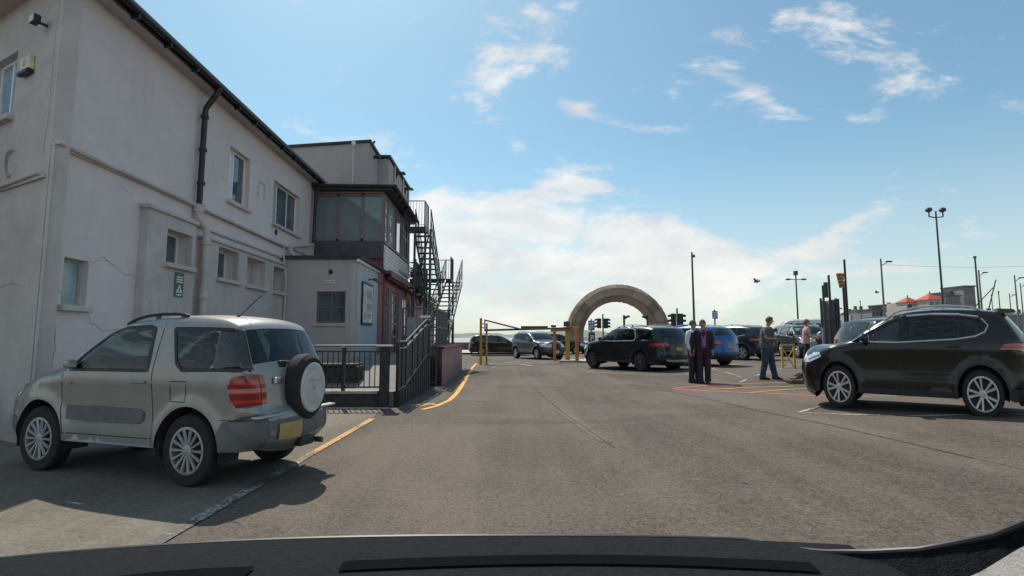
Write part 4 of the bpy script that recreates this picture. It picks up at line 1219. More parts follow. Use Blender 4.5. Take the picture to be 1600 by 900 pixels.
# ---- stored sign frames, skip-like base and the emblem sign
sg = empty("sign_stack", (10.6, 17.8, .3), 0, "upright bundle of grey sign backs and steel posts strapped together", "sign stack")
YS = 17.6
def pbox(px0, px1, py0, py1, Yd, d): 
    a = at(px0, py0, Yd); c = at(px1, py1, Yd); ym = 500; return (at(px0, ym, Yd).x, Yd, c.z), (at(px1, ym, Yd).x, Yd + d, a.z)
M_sb = mat("sign_back_grey", (.40, .41, .43), .6, metal=.0, var=.15, scale=3)
for (x0, x1, y0, y1, dy) in ((1284, 1299.5, 470, 553, .10), (1297, 1308, 468, 549, .0), (1304.5, 1313, 471, 549, .14)):
    b = MB(); A, B = pbox(x0, x1, y0, y1, YS + dy, .04); b.box(A, B, .006)
    f = b.build("sign_back", M_sb, sg)
    b = MB(); q = A[0] + (B[0] - A[0]) * .35; b.box((q, YS + dy - .025, A[2] + .1), (q + .06, YS + dy - .002, B[2] - .05)); b.build("channel", M_galv, f)
for (x0, y0, y1) in ((1283.5, 466, 512), (1288, 446, 540), (1298, 430, 560), (1307, 466, 540), (1310.5, 467, 542)):
    p = at(x0, y0, YS - .06); q = at(x0, y1, YS - .06); xx_ = at(x0, 500, YS - .06).x; b = MB(); b.box((xx_ - .028, YS - .11, q.z), (xx_ + .028, YS - .06, p.z)); b.build("post", M_rail, sg)
b = MB(); A, B = pbox(1291, 1296.5, 441, 465, YS - .02, .05); b.box(A, B); b.build("small_plate", M_rail2, sg)
for yy in (500, 533):
    b = MB(); A, B = pbox(1283, 1313, yy, yy + 1.2, YS - .13, .02); b.box(A, B); b.build("strap", M_rail, sg)
for yy in (481, 514):
    b = MB(); A, B = pbox(1308, 1317, yy, yy + 2, YS - .06, .03); b.box(A, B); b.build("arm", M_rail, sg)
o = MB(); a = at(1288, 543, 17.3); c = at(1345, 541, 17.3); o.box((a.x, 17.3, .2), (c.x, 17.9, a.z), .03)
o.box((a.x - .03, 17.27, a.z - .02), (c.x + .03, 17.95, a.z + .04), .01)
tag(o.build("storage_bin", mat("black_bin", (.02, .022, .026), .6), loc=(a.x + .5, 17.6, .34)), "black low storage box under the bundle of sign backs", "box")
em = empty("emblem_sign", (11.3, 17.5, .36), 0, "orange and black patterned shield sign on a tall dark post", "sign")
p = at(1316, 405, 17.5); b = MB(); b.tube([(p.x + .10, 17.55, .36), (p.x + .10, 17.55, p.z)], .035); b.tube([(p.x - .02, 17.5, .36), (p.x - .02, 17.5, at(0, 440, 17.5).z)], .04); b.build("post", M_rail, em)
a = at(1307, 427, 17.45); c = at(1320, 450, 17.45); c.x += .02
xm = (a.x + c.x) / 2; H = a.z - c.z; W = (c.x - a.x) / 2
M_orange = mat("orange_paint", (.62, .26, .03), .5)
for sd in (-1, 1):
    def fp(u, v, off=0.0):
        """u 0..1 outwards from the front edge, v 0..1 downwards"""
        wd_ = W * (1 - .55 * v)
        return (xm + sd * u * wd_, 17.41 + .05 * u * (1 - .5 * v) - off, a.z - H * v)
    b = MB(); b.add([fp(0, 0), fp(1, 0), fp(1, 1), fp(0, 1), fp(0, 0, -.03), fp(1, 0, -.03), fp(1, 1, -.03), fp(0, 1, -.03)], [(0, 1, 2, 3), (4, 5, 6, 7), (0, 1, 5, 4), (1, 2, 6, 5), (2, 3, 7, 6), (3, 0, 4, 7)])
    f = b.build("shield", M_orange, em)
    b = MB()
    for k in range(4):
        v = .07 + .23 * k
        b.add([fp(.12, v, .004), fp(.9, v + .03, .004), fp(.82, v + .13, .004), fp(.12, v + .09, .004)], [(0, 1, 2, 3)])
        b.add([fp(.3, v + .10, .004), fp(.55, v + .11, .004), fp(.45, v + .17, .004)], [(0, 1, 2)])
    b.build("pattern", M_tl, f)
# yellow trestle
tr = empty("trestle", (9.5, 17.9, .32), 0, "small yellow metal trestle with crossed braces next to the woman in pink", "trestle")
M_ty = mat("trestle_yellow", (.62, .42, .10), .5, var=.1)
a = gp(1223, 575.5); c = gp(1242, 575.5); zt = at(1223, 538, a.y).z
for q in (a, c):
    b = MB(); b.box((q.x - .03, q.y - .03, q.z), (q.x + .03, q.y + .03, zt)); b.build("leg", M_ty, tr)
b = MB(); b.bar((a.x - .03, a.y, zt - .02), (c.x + .03, c.y, zt - .02), .05, .05); b.build("top_bar", M_ty, tr)
b = MB(); b.bar((a.x, a.y - .03, zt - .15), (c.x - .03, c.y - .03, c.z + .03), .025, .03); b.bar((c.x, c.y + .03, zt - .15), (a.x + .03, a.y + .03, a.z + .03), .025, .03); b.build("brace", M_ty, tr)
# low dark barrier arm lying across the kerb
a = gp(1238, 599); c = gp(1286, 588)
b = MB(); b.bar((a.x, a.y, a.z + .07), (c.x, c.y, c.z + .42), .12, .12); b.box((a.x - .1, a.y - .15, a.z), (a.x + .3, a.y + .15, a.z + .10), .02)
tag(b.build("ramp_beam", mat("rusty_dark_steel", (.09, .06, .05), .7, var=.3), loc=tuple(a)), "dark low steel beam sloping up from the ground by the near black car", "beam")

# birds
def bird(p, s, lab, perched=False):
    b = MB(); x, y, z = p
    b.ball((0, 0, 0), (.17 * s, .07 * s, .07 * s), 10, 6); b.ball((.17 * s, 0, .03 * s), .05 * s, 8, 5); b.add([(.21 * s, .01, .03 * s), (.21 * s, -.01, .03 * s), (.27 * s, 0, .02 * s)], [(0, 1, 2)])
    b.add([(-.14 * s, .04 * s, 0), (-.14 * s, -.04 * s, 0), (-.30 * s, -.06 * s, .01), (-.30 * s, .06 * s, .01)], [(0, 1, 2, 3)])
    if not perched:
        for q in (-1, 1): b.add([(.08 * s, q * .04 * s, .02), (-.08 * s, q * .04 * s, .02), (-.10 * s, q * .3 * s, .16 * s), (-.16 * s, q * .55 * s, .05 * s), (.02 * s, q * .32 * s, .18 * s)], [(0, 1, 2, 3, 4)])
    for i in range(len(b.v)):
        v = b.v[i]; b.v[i] = Vector((x + v.x * .7 + v.y * .7, y + v.y * .7 - v.x * .7, z + v.z))
    tag(b.build("seagull", mat("bird_grey", (.12, .12, .13), .8), loc=p), lab, "bird")
bird(tuple(at(1182, 440, 30)), 1.0, "dark gull flying low left of the cross bar lamp post")
bird(tuple(at(1370, 457, 40)), .8, "tiny gull flying beside the single arm lamp post")
bird(tuple(at(582, 224, 19.8)), .9, "gull perched on the parapet of the upper storey", True)

# ================================================================ DISTANT HOUSES (right)
M_rtile = mat("red_tile", (.42, .07, .05), .8, var=.2, scale=2)
M_cream = mat("cream_house", (.50, .44, .38), .85, var=.12, scale=.5)
M_hgrey = mat("grey_house", (.26, .25, .25), .85, var=.15, scale=.5)
M_hglass = mat("house_glass", (.05, .07, .08), .1, var=.3, scale=.3, spec=.8)
M_slate = mat("slate_roof", (.12, .12, .12), .8, var=.2)
def house(px0, px1, py0, Yd, lab, m, roof=None, rows=2, cols=3, depth=8, base=505, name="house", cap=0, grp=None):
    a = at(px0, py0, Yd); c = at(px1, py0, Yd); z0 = min(at(px0, base, Yd).z, ground_z(a.x)) - .5
    e = empty(name, ((a.x + c.x) / 2, Yd, z0), 0, lab, "house", grp)
    b = MB(); b.box((a.x, Yd, z0), (c.x, Yd + depth, a.z)); b.build("wall", m, e)
    W = c.x - a.x
    if roof == 'hip':
        o_ = W * .08; rz = W * .42; xm = (a.x + c.x) / 2
        b = MB(); b.add([(a.x - o_, Yd - o_, a.z), (c.x + o_, Yd - o_, a.z), (c.x + o_, Yd + W + o_, a.z), (a.x - o_, Yd + W + o_, a.z), (xm, Yd + W / 2, a.z + rz)], [(0, 1, 4), (1, 2, 4), (2, 3, 4), (3, 0, 4), (0, 3, 2, 1)])
        b.box((xm - .12, Yd + W / 2 - .12, a.z + rz - .3), (xm + .12, Yd + W / 2 + .12, a.z + rz + .5)); b.build("roof", M_rtile, e)
    elif roof == 'pitch':
        b = MB(); b.add([(a.x, Yd - .3, a.z), (c.x, Yd - .3, a.z), (c.x, Yd + depth, a.z), (a.x, Yd + depth, a.z), (a.x, Yd + depth / 2, a.z + cap), (c.x, Yd + depth / 2, a.z + cap)], [(0, 1, 5, 4), (2, 3, 4, 5), (1, 2, 5), (3, 0, 4)])
        for k in range(max(1, cols // 2)):
            x = a.x + W * (k + .3) / max(1, cols // 2); b.box((x, Yd + depth / 2 - .4, a.z + cap - .6), (x + .8, Yd + depth / 2 + .4, a.z + cap + 1.2))
        b.build("roof", M_slate, e)
    else:
        b = MB(); b.box((a.x - .3, Yd - .4, a.z), (c.x + .3, Yd + depth, a.z + .35)); b.build("roof", M_slate, e)
    H = (a.z - z0)
    for r in range(rows):
        for k in range(cols):
            cx_ = a.x + W * (k + .5) / cols; z1 = a.z - .7 - r * 2.9
            if z1 - 1.6 < z0: continue
            b = MB(); b.box((cx_ - W / cols * .30, Yd - .05, z1 - 1.5), (cx_ + W / cols * .30, Yd - .01, z1)); b.build("window", M_hglass, e)
    return e
house(1329, 1342, 492, 190, "low pale house with chimneys at the left end of the distant houses", M_cream, 'pitch', 1, 4, cap=1.2)
house(1344, 1362, 489, 185, "low grey terrace with chimneys right of the pale house", M_hgrey, 'pitch', 1, 4, cap=1.5)
house(1362, 1390, 484, 170, "flat roofed grey distant block behind the single arm lamp post", M_hgrey, None, 2, 5)
house(1382, 1397, 477, 175, "dark flat topped penthouse rising over the distant grey block", M_slate, None, 2, 3)
house(1396, 1416, 487, 165, "low gabled pale house left of the red roofs", M_cream, 'pitch', 1, 3, cap=2.0)
house(1416, 1437, 472, 150, "cream tower house with the left red pyramid roof", M_cream, 'hip', 2, 2)
house(1437, 1451, 476, 156, "low grey link building between the two red roofs", M_hgrey, None, 2, 2)
house(1451, 1477, 468, 145, "cream tower house with the right red pyramid roof", M_cream, 'hip', 2, 3)
house(1477, 1500, 463, 150, "dark glazed flat roofed apartment block right of the red roofs", M_hglass, None, 3, 3)
house(1484, 1506, 457, 156, "grey upper tier of flats above the dark glazed block", M_hgrey, None, 3, 5)
house(1505, 1523, 448, 152, "tall pale modern apartment tower at the right of the distant houses", M_hgrey, None, 5, 3)
house(1525, 1640, 492, 190, "long low grey terrace behind the near black car", M_hgrey, 'pitch', 1, 12, cap=1.0)

# ================================================================ CARS
def paint(name, col, metal=.0, rough=.35, coat=1.0, dusty=.12):
    if name in MATS: return MATS[name]
    m = mat(name, col, rough, metal, var=.05, scale=3, coat=coat * .45, spec=.3)
    t = NT(m.node_tree)
    b = [n for n in m.node_tree.nodes if n.type == 'BSDF_PRINCIPLED'][0]
    src = b.inputs['Base Color'].links[0].from_socket
    c = t.new('ShaderNodeTexCoord').outputs['Object']
    sp = t.new('ShaderNodeSeparateXYZ'); t.l.new(c, sp.inputs[0])
    # road dust on the lower panels
    d = t.m('MULTIPLY', t.ramp(sp.outputs[2], .75, .15), t.ramp(t.noise(c, 5.0, 5, .65), .2, .8))
    d = t.m('ADD', t.m('MULTIPLY', d, .16 if dusty < .1 else .45), t.m('MULTIPLY', t.ramp(t.noise(c, 2.0, 6, .7), .5, .8), dusty))
    t.l.new(t.mix(d, src, tuple(.6 * q + .02 for q in col)), b.inputs['Base Color'])
    t.l.new(t.m('ADD', t.m('MULTIPLY', d, .5), rough), b.inputs['Roughness'])
    b.inputs['Coat Roughness'].default_value = .06
    return m


M_tyre = mat("tyre_rubber", (.02, .02, .02), .85, var=.25, scale=20)
M_rim = mat("alloy_rim", (.50, .50, .50), .35, metal=.7, var=.1)
M_rimd = mat("dark_alloy_rim", (.16, .16, .17), .35, metal=.7, var=.1)
M_hub = mat("dark_brake", (.03, .03, .03), .7)  # plain dark tone of the disc behind the spokes
M_clad = mat("black_cladding", (.03, .03, .032), .65, var=.15)
M_gclad = mat("grey_bumper_plastic", (.13, .13, .128), .6, var=.12)
M_chrome = mat("chrome", (.75, .75, .75), .18, metal=.9, var=.03)
M_alu = mat("satin_aluminium", (.55, .56, .57), .35, metal=.6, var=.05)
M_tail = mat("red_tail_lens", (.38, .012, .012), .15, coat=1.0, var=.25, scale=14, emit=(1, .02, .02, .0))
_t = NT(M_tail.node_tree); _b = [n for n in M_tail.node_tree.nodes if n.type == 'BSDF_PRINCIPLED'][0]
_c = _t.new('ShaderNodeTexCoord').outputs['Object']; _s = _t.new('ShaderNodeSeparateXYZ'); _t.l.new(_c, _s.inputs[0])
_band = _t.ramp(_t.m('FRACT', _t.m('MULTIPLY', _s.outputs[2], 11.0)), .25, .45)
_rev = _t.m('MULTIPLY', _t.ramp(_s.outputs[2], .915, .925), _t.ramp(_s.outputs[2], .965, .955))
_t.l.new(_t.mix(_t.m('MULTIPLY', _rev, .6), _t.mix(_band, (.50, .015, .015), (.20, .004, .004)), (.65, .30, .28)), _b.inputs['Base Color'])
M_head = mat("headlight_lens", (.50, .54, .56), .08, coat=1.0, var=.35, scale=18, metal=.3)
M_inner = mat("car_interior", (.035, .035, .037), .8, var=.2)
M_seat = mat("seat_fabric", (.05, .05, .052), .85, var=.2)
M_plate_y = mat("yellow_plate", (.42, .32, .12), .5, var=.08)
M_plate_w = mat("white_plate", (.62, .62, .58), .5, var=.08)
M_grille = mat("black_grille", (.012, .012, .012), .5, var=.4, scale=60)
G_clear = glass("car_glass", (.66, .84, .82))
G_dark = glass("car_glass_dark", (.16, .20, .21))
G_wind = glass("windscreen_glass", (.66, .84, .84))


def chaikin(P, it=2):
    for _ in range(it):
        Q = [P[0]]
        for a, b in zip(P, P[1:]):
            Q.append((a[0] * .78 + b[0] * .22, a[1] * .78 + b[1] * .22)); Q.append((a[0] * .22 + b[0] * .78, a[1] * .22 + b[1] * .78))
        Q.append(P[-1]); P = Q
    return P


def inpoly(x, y, P):
    c = False; n = len(P); j = n - 1
    for i in range(n):
        if (P[i][1] > y) != (P[j][1] > y) and x < (P[j][0] - P[i][0]) * (y - P[i][1]) / (P[j][1] - P[i][1]) + P[i][0]: c = not c
        j = i
    return c


def sstep(a, b, x):
    t = max(0.0, min(1.0, (x - a) / (b - a))); return t * t * (3 - 2 * t)


def wheel(parent, x, y, r, rr, wd, side, spokes, rim_m, twin=False):
    c = (x, y, r); s = side
    b = MB()
    prof = [(rr, -wd / 2), (r * .93, -wd / 2), (r * .985, -wd * .40), (r, -wd * .28), (r, -wd * .1), (r * .99, -wd * .09), (r * .99, -wd * .06), (r, -wd * .05), (r, wd * .05), (r * .99, wd * .06), (r * .99, wd * .09), (r, wd * .1), (r, wd * .28), (r * .985, wd * .40), (r * .93, wd / 2), (rr, wd / 2)]
    b.lathe(prof, c, 'y', 36, close=True)
    w_ = b.build("wheel", M_tyre, parent, smooth=True, world=False, angle=40)
    b = MB(); yo = s * wd / 2
    b.lathe([(rr + .004, yo * .9), (rr + .006, yo * 1.02), (rr - .018, yo * 1.03), (rr - .022, yo * .80), (rr - .03, yo * .2), (rr + .002, yo * .2)], c, 'y', 36, close=True)
    n = spokes
    for k in range(n):
        for off in ((-.15, .15) if twin else (0,)):
            a = 2 * math.pi * k / n + off; a2 = 2 * math.pi * k / n + off * 1.5
            wr = .015 if n > 12 else (.024 if twin else .026)
            p0 = Vector((x + .04 * math.cos(a), y + yo * .78, r + .04 * math.sin(a))); p1 = Vector((x + (rr - .012) * math.cos(a2), y + yo * .95, r + (rr - .012) * math.sin(a2)))
            d = (p1 - p0).normalized(); q = d.cross(Vector((0, 1, 0))).normalized()
            vs = []
            for p, ww in ((p0, wr * .8), (p1, wr * 1.15)):
                for (u, v) in ((-1, 0), (1, 0), (.6, s), (-.6, s)): vs.append(p + q * ww * u + Vector((0, 1, 0)) * v * .022)
            b.add(vs, [(0, 1, 5, 4), (1, 2, 6, 5), (2, 3, 7, 6), (3, 0, 4, 7), (4, 5, 6, 7), (0, 3, 2, 1)])
    b.lathe([(.062, yo * .70), (.062, yo * .98), (.03, yo * 1.02), (0, yo * 1.02)], c, 'y', 18)
    b.build("rim", rim_m, w_, smooth=True, world=False, angle=30)
    b = MB(); b.lathe([(rr - .01, yo * .28), (rr - .01, yo * .34), (0, yo * .36)], c, 'y', 24); b.lathe([(rr * .62, yo * .40), (rr * .62, yo * .46), (0, yo * .47)], c, 'y', 20)
    b.build("brake_disc", M_hub, w_, world=False)
    return w_


def make_car(P, name, label, loc, heading, body_m, scale=(1, 1, 1), cat="car", group=None, glass_s=None, rim_m=None, detail=1.0, pitch=0.0):
    """P: dictionary of the body's measures. x forward, y left, z up, origin on the ground between the axles"""
    e = empty(name, loc, heading, label, cat, group)
    e.scale = scale
    W = P['W'] / 2; belt = P['belt']; H = max(p[1] for p in P['sil']); wb = P['wb'] / 2; r = P['r']; Ra = P.get('Ra', r + .07); zs = P['sill']
    S = chaikin(P['sil'], 2)
    # even out the silhouette
    step = .09 / detail
    Q = [S[0]]
    for a, b in zip(S, S[1:]):
        L = math.hypot(b[0] - a[0], b[1] - a[1])
        for i in range(1, max(1, int(L / step)) + 1):
            t = i / max(1, int(L / step)); Q.append((a[0] + (b[0] - a[0]) * t, a[1] + (b[1] - a[1]) * t))
    S = [Q[0]]
    for q in Q[1:]:
        if math.hypot(q[0] - S[-1][0], q[1] - S[-1][1]) > step * .35: S.append(q)
    xf = max(p[0] for p in S); xr = min(p[0] for p in S)
    N = []
    for i in range(len(S)):
        a = S[max(0, i - 1)]; b = S[min(len(S) - 1, i + 1)]; dx, dz = b[0] - a[0], b[1] - a[1]; L = math.hypot(dx, dz) or 1
        N.append((-dz / L * -1, dx / L * -1))
    # outward normals: silhouette runs front bottom -> over -> rear bottom
    N = [(-n[0], -n[1]) if (n[1] < 0 and S[i][1] > belt * .9 and abs(n[1]) > .3) or (S[i][0] > wb and S[i][1] < belt * .8 and n[0] < 0) or (S[i][0] < -wb and S[i][1] < belt * .8 and n[0] > 0) else n for i, n in enumerate(N)]
    def dist(x, z):
        best = 9
        for i in range(len(S) - 1):
            ax, az = S[i]; bx, bz = S[i + 1]
            vx, vz = bx - ax, bz - az; L2 = vx * vx + vz * vz
            t = max(0, min(1, ((x - ax) * vx + (z - az) * vz) / L2)) if L2 else 0
            d = (ax + vx * t - x) ** 2 + (az + vz * t - z) ** 2
            if d < best: best = d
        return math.sqrt(best)
    rc = P.get('rc', .20); rroof = P.get('rr', .10)
    def rad(x, z):
        endf = max(sstep(xf - .75, xf - .25, x), sstep(xr + .6, xr + .2, x)) * (1 - sstep(belt - .12, belt + .1, z))
        return rroof + (rc - rroof) * endf
    tum = P.get('tum', .17); taper = P.get('taper', .09)
    def w0(x, z):
        w_ = W
        w_ -= taper * sstep(xf - .9, xf, x) ** 1.3 + taper * .8 * sstep(xr + .8, xr, x) ** 1.3
        if z > belt: w_ -= tum * ((z - belt) / (H - belt)) ** 1.15
        if z < .5: w_ -= .035 * ((.5 - z) / .3) ** 2
        w_ += .012 * math.exp(-((z - belt + .10) / .05) ** 2) - .014 * math.exp(-((z - belt * .62) / .16) ** 2)
        for ax in (wb, -wb):
            da = math.hypot(x - ax, z - r)
            if da < Ra + .13: w_ += P.get('flare', .022) * sstep(Ra + .13, Ra + .02, da)
        return w_
    def wy(x, z):
        d = dist(x, z); rr_ = rad(x, z)
        w_ = w0(x, z)
        if d < rr_: w_ -= rr_ * (1 - math.sqrt(max(0, 1 - (1 - d / rr_) ** 2)))
        return w_
    # ---- side polygon
    poly = list(S)
    arc = lambda ax, a0, a1, rad_, n: [(ax + rad_ * math.cos(a0 + (a1 - a0) * i / n), r + rad_ * math.sin(a0 + (a1 - a0) * i / n)) for i in range(n + 1)]
    def arch_pts(ax, rad_, zb, n=18):
        s_ = math.asin(max(-1, min(1, (zb - r) / rad_))); return arc(ax, math.pi - s_, s_, rad_, n)
    zb = zs
    rb = S[-1]; fb = S[0]
    bot = [(min(-wb - Ra - .02, rb[0] + .1), rb[1])] if rb[0] + .12 < -wb - Ra else []
    poly += bot + arch_pts(-wb, Ra, max(zb, rb[1] - .0) if False else zb) + arch_pts(wb, Ra, zb)
    polys = [poly]; names = ['body']
    for nm, pl in P['regions']: polys.append(pl); names.append(nm)
    verts = []; faces = []
    for pl in polys:
        if sum(pl[i - 1][0] * pl[i][1] - pl[i][0] * pl[i - 1][1] for i in range(len(pl))) < 0: pl = pl[::-1]
        b0 = len(verts); verts += [Vector(p) for p in pl]; faces.append(list(range(b0, b0 + len(pl))))
    rng = random.Random(3)
    gs = .085 / detail
    x = xr
    while x < xf:
        z = zs + .02; row = 0
        while z < H:
            if inpoly(x, z, poly) and dist(x, z) > rad(x, z) * .85 and all(abs(math.hypot(x - ax, z - r) - Ra) > gs * .3 for ax in (wb, -wb)):
                verts.append(Vector((x + rng.uniform(-.004, .004), z + rng.uniform(-.004, .004))))
            z += gs
        x += gs
    for i, (px, pz) in enumerate(S):
        rr_ = rad(px, pz)
        for fr_ in (.015, .06, .16, .32, .58):
            qx, qz = px - N[i][0] * rr_ * fr_, pz - N[i][1] * rr_ * fr_
            if inpoly(qx, qz, poly) and abs(dist(qx, qz) - rr_ * fr_) < rr_ * .03: verts.append(Vector((qx, qz)))
    for ax in (wb, -wb):
        for q in arch_pts(ax, Ra + .06, zb + .02, 20) + arch_pts(ax, Ra + .12, zb + .02, 20):
            if inpoly(q[0], q[1], poly) and dist(*q) > .05: verts.append(Vector(q))
    V, E_, F_, ov, oe, of = geometry.delaunay_2d_cdt(verts, [], faces, 1, 1e-5)
    prio = {nm: i for i, nm in enumerate(names)}
    groups = {}
    for f, o_ in zip(F_, of):
        if 0 not in o_: continue
        ks = [k for k in o_ if k != 0]
        nm = 'body'
        if ks:
            cand = [names[k] for k in ks]
            win = [c for c in cand if c not in ('clad', 'clad2', 'clad3')]
            nm = win[0] if win else cand[0]
        groups.setdefault(nm, []).append(f)
    ycache = [wy(v.x, v.y) for v in V]
    def side_mesh(mb, fs, s, off=0.0):
        idx = {}; vs = []; ff = []
        for f in fs:
            g_ = []
            for i in f:
                if i not in idx: idx[i] = len(vs); vs.append((V[i].x, s * (ycache[i] + off), V[i].y))
                g_.append(idx[i])
            ff.append(g_ if s > 0 else g_[::-1])
        mb.add(vs, ff)
    # ---- strip over the top
    cum = [0]
    for a, b in zip(S, S[1:]): cum.append(cum[-1] + math.hypot(b[0] - a[0], b[1] - a[1]))
    def crown(x, z):
        c = P.get('crf', .13) * sstep(xf - .7, xf - .1, x) * (1 - sstep(belt - .1, belt + .1, z)) + P.get('crr', .07) * sstep(xr + .5, xr + .1, x)
        return c + .03
    def spos(s, t, off=0.0):
        s = max(0, min(cum[-1], s))
        i = 0
        while i < len(cum) - 2 and cum[i + 1] < s: i += 1
        u = (s - cum[i]) / max(1e-9, cum[i + 1] - cum[i])
        px = S[i][0] + (S[i + 1][0] - S[i][0]) * u; pz = S[i][1] + (S[i + 1][1] - S[i][1]) * u
        nx = N[i][0] + (N[i + 1][0] - N[i][0]) * u; nz = N[i][1] + (N[i + 1][1] - N[i][1]) * u
        we = w0(px, pz) - rad(px, pz)
        c = crown(px, pz) * (1 - abs(t) ** 2.4) + off
        return Vector((px + nx * c, t * we, pz + nz * c))
    def s_at(end, z):
        rngi = range(len(S) - 1) if end == 'front' else range(len(S) - 2, -1, -1)
        for i in rngi:
            a, b = S[i][1], S[i + 1][1]
            if (a - z) * (b - z) <= 0 and a != b: return cum[i] + (cum[i + 1] - cum[i]) * (z - a) / (b - a)
        return 0
    wsr = (s_at('front', P['ws'][0]), s_at('front', P['ws'][1]))
    rwr = (s_at('rear', P['rw'][1]), s_at('rear', P['rw'][0]))
    holes = [(wsr, P.get('wt', .93)), (rwr, P.get('rt', .88))]
    sv = sorted(set([round(c, 5) for c in cum] + [round(q, 5) for h in holes for q in h[0]]))
    tv = sorted(set([-1, 1, 0] + [i / 6 for i in range(-6, 7)] + [q * h[1] for h in holes for q in (-1, 1)]))
    vs = [spos(s, t) for s in sv for t in tv]; nt = len(tv); fb_ = []; gl = {0: [], 1: []}
    for i in range(len(sv) - 1):
        for j in range(nt - 1):
            sm = (sv[i] + sv[i + 1]) / 2; tm = (tv[j] + tv[j + 1]) / 2
            f = [i * nt + j, (i + 1) * nt + j, (i + 1) * nt + j + 1, i * nt + j + 1]
            for k, (h, tt) in enumerate(holes):
                if h[0] < sm < h[1] and abs(tm) < tt: gl[k].append(f); break
            else: fb_.append(f)
    b = MB(); b.add(vs, fb_)
    for s in (1, -1): side_mesh(b, groups['body'], s)
    b.build("body", body_m, e, smooth=True, world=False, angle=50)
    gs_ = glass_s or P.get('gls') or G_clear
    for k, nm in ((0, "windscreen"), (1, "rear_window")):
        used = sorted(set(i for f in gl[k] for i in f)); mp = {u: i for i, u in enumerate(used)}
        b = MB(); b.add([vs[u] - Vector((0, 0, .004)) for u in used], [[mp[i] for i in f] for f in gl[k]])
        if gl[k]: b.build(nm, G_wind if k == 0 else gs_, e, smooth=True, world=False)
    for nm, fs in groups.items():
        if nm == 'body': continue
        for s in (1, -1):
            b = MB()
            if nm.startswith('win'): side_mesh(b, fs, s, -.004); b.build("side_window", G_dark if nm.endswith('d') else gs_, e, smooth=True, world=False)
            elif nm == 'wrap': side_mesh(b, fs, s, -.002); b.build("quarter_trim", mat("dark_gloss_pane", (.015, .022, .024), .04, coat=.6), e, smooth=True, world=False)
            elif nm == 'tail':
                side_mesh(b, fs, s, .006)
                if 'tailstrip' in P:
                    z0, z1, t0 = P['tailstrip']; a0, a1 = s_at('rear', z1), s_at('rear', z0)
                    for q in range(8):
                        for u in range(6):
                            A = [spos(a0 + (a1 - a0) * (q + dq) / 8, s * (t0 + (1.0 - t0) * (u + du) / 6), .006) for dq, du in ((0, 0), (0, 1), (1, 1), (1, 0))]
                            b.add(A, [(0, 1, 2, 3)])
                b.build("tail_light", M_tail, e, smooth=True, world=False)
            elif nm == 'head':
                side_mesh(b, fs, s, .006)
                if 'headstrip' in P:
                    z0, z1, t0 = P['headstrip']; a0, a1 = s_at('front', z0), s_at('front', z1)
                    for q in range(6):
                        for u in range(6):
                            A = [spos(a0 + (a1 - a0) * (q + dq) / 6, s * (t0 + (1.0 - t0) * (u + du) / 6), .006) for dq, du in ((0, 0), (0, 1), (1, 1), (1, 0))]
                            b.add(A, [(0, 1, 2, 3)])
                b.build("headlight", M_head, e, smooth=True, world=False)
            elif nm == 'clad': side_mesh(b, fs, s, .003); b.build("cladding", M_clad, e, smooth=True, world=False)
            elif nm in ('clad2', 'clad3'): side_mesh(b, fs, s, .002); b.build("bumper_side", M_gclad, e, smooth=True, world=False)
    def patch(nm, m, end, z0, z1, t0, t1, off=.012, nq=5, nu=8):
        a0, a1 = s_at(end, z0), s_at(end, z1); b = MB(); th = .01
        for q in range(nq):
            for u in range(nu):
                A = [spos(a0 + (a1 - a0) * (q + dq) / nq, t0 + (t1 - t0) * (u + du) / nu, off) for dq, du in ((0, 0), (0, 1), (1, 1), (1, 0))]
                b.add(A, [(0, 1, 2, 3)])
        return b.build(nm, m, e, smooth=True, world=False)
    for pa in P.get('patches', []): patch(*pa)
    # ---- trim strips and shut lines on the sides
    def ribbon(b, pts, wd, off, s, thick=False):
        P2 = []
        for a, c in zip(pts, pts[1:]):
            k = max(1, int(math.hypot(c[0] - a[0], c[1] - a[1]) / .06))
            P2 += [(a[0] + (c[0] - a[0]) * i / k, a[1] + (c[1] - a[1]) * i / k) for i in range(k)]
        P2.append(pts[-1])
        if thick:
            b.tube([(x, s * (wy(x, z) + off), z) for x, z in P2], wd, 6); return
        vs = []; fs = []
        for i, (x, z) in enumerate(P2):
            a = P2[max(0, i - 1)]; c = P2[min(len(P2) - 1, i + 1)]; dx, dz = c[0] - a[0], c[1] - a[1]; L = math.hypot(dx, dz) or 1
            for q in (-1, 1):
                xx, zz = x - dz / L * wd / 2 * q, z + dx / L * wd / 2 * q
                vs.append((xx, s * (wy(xx, zz) + off), zz))
        for i in range(len(P2) - 1): fs.append((2 * i, 2 * i + 1, 2 * i + 3, 2 * i + 2))
        b.add(vs, fs)
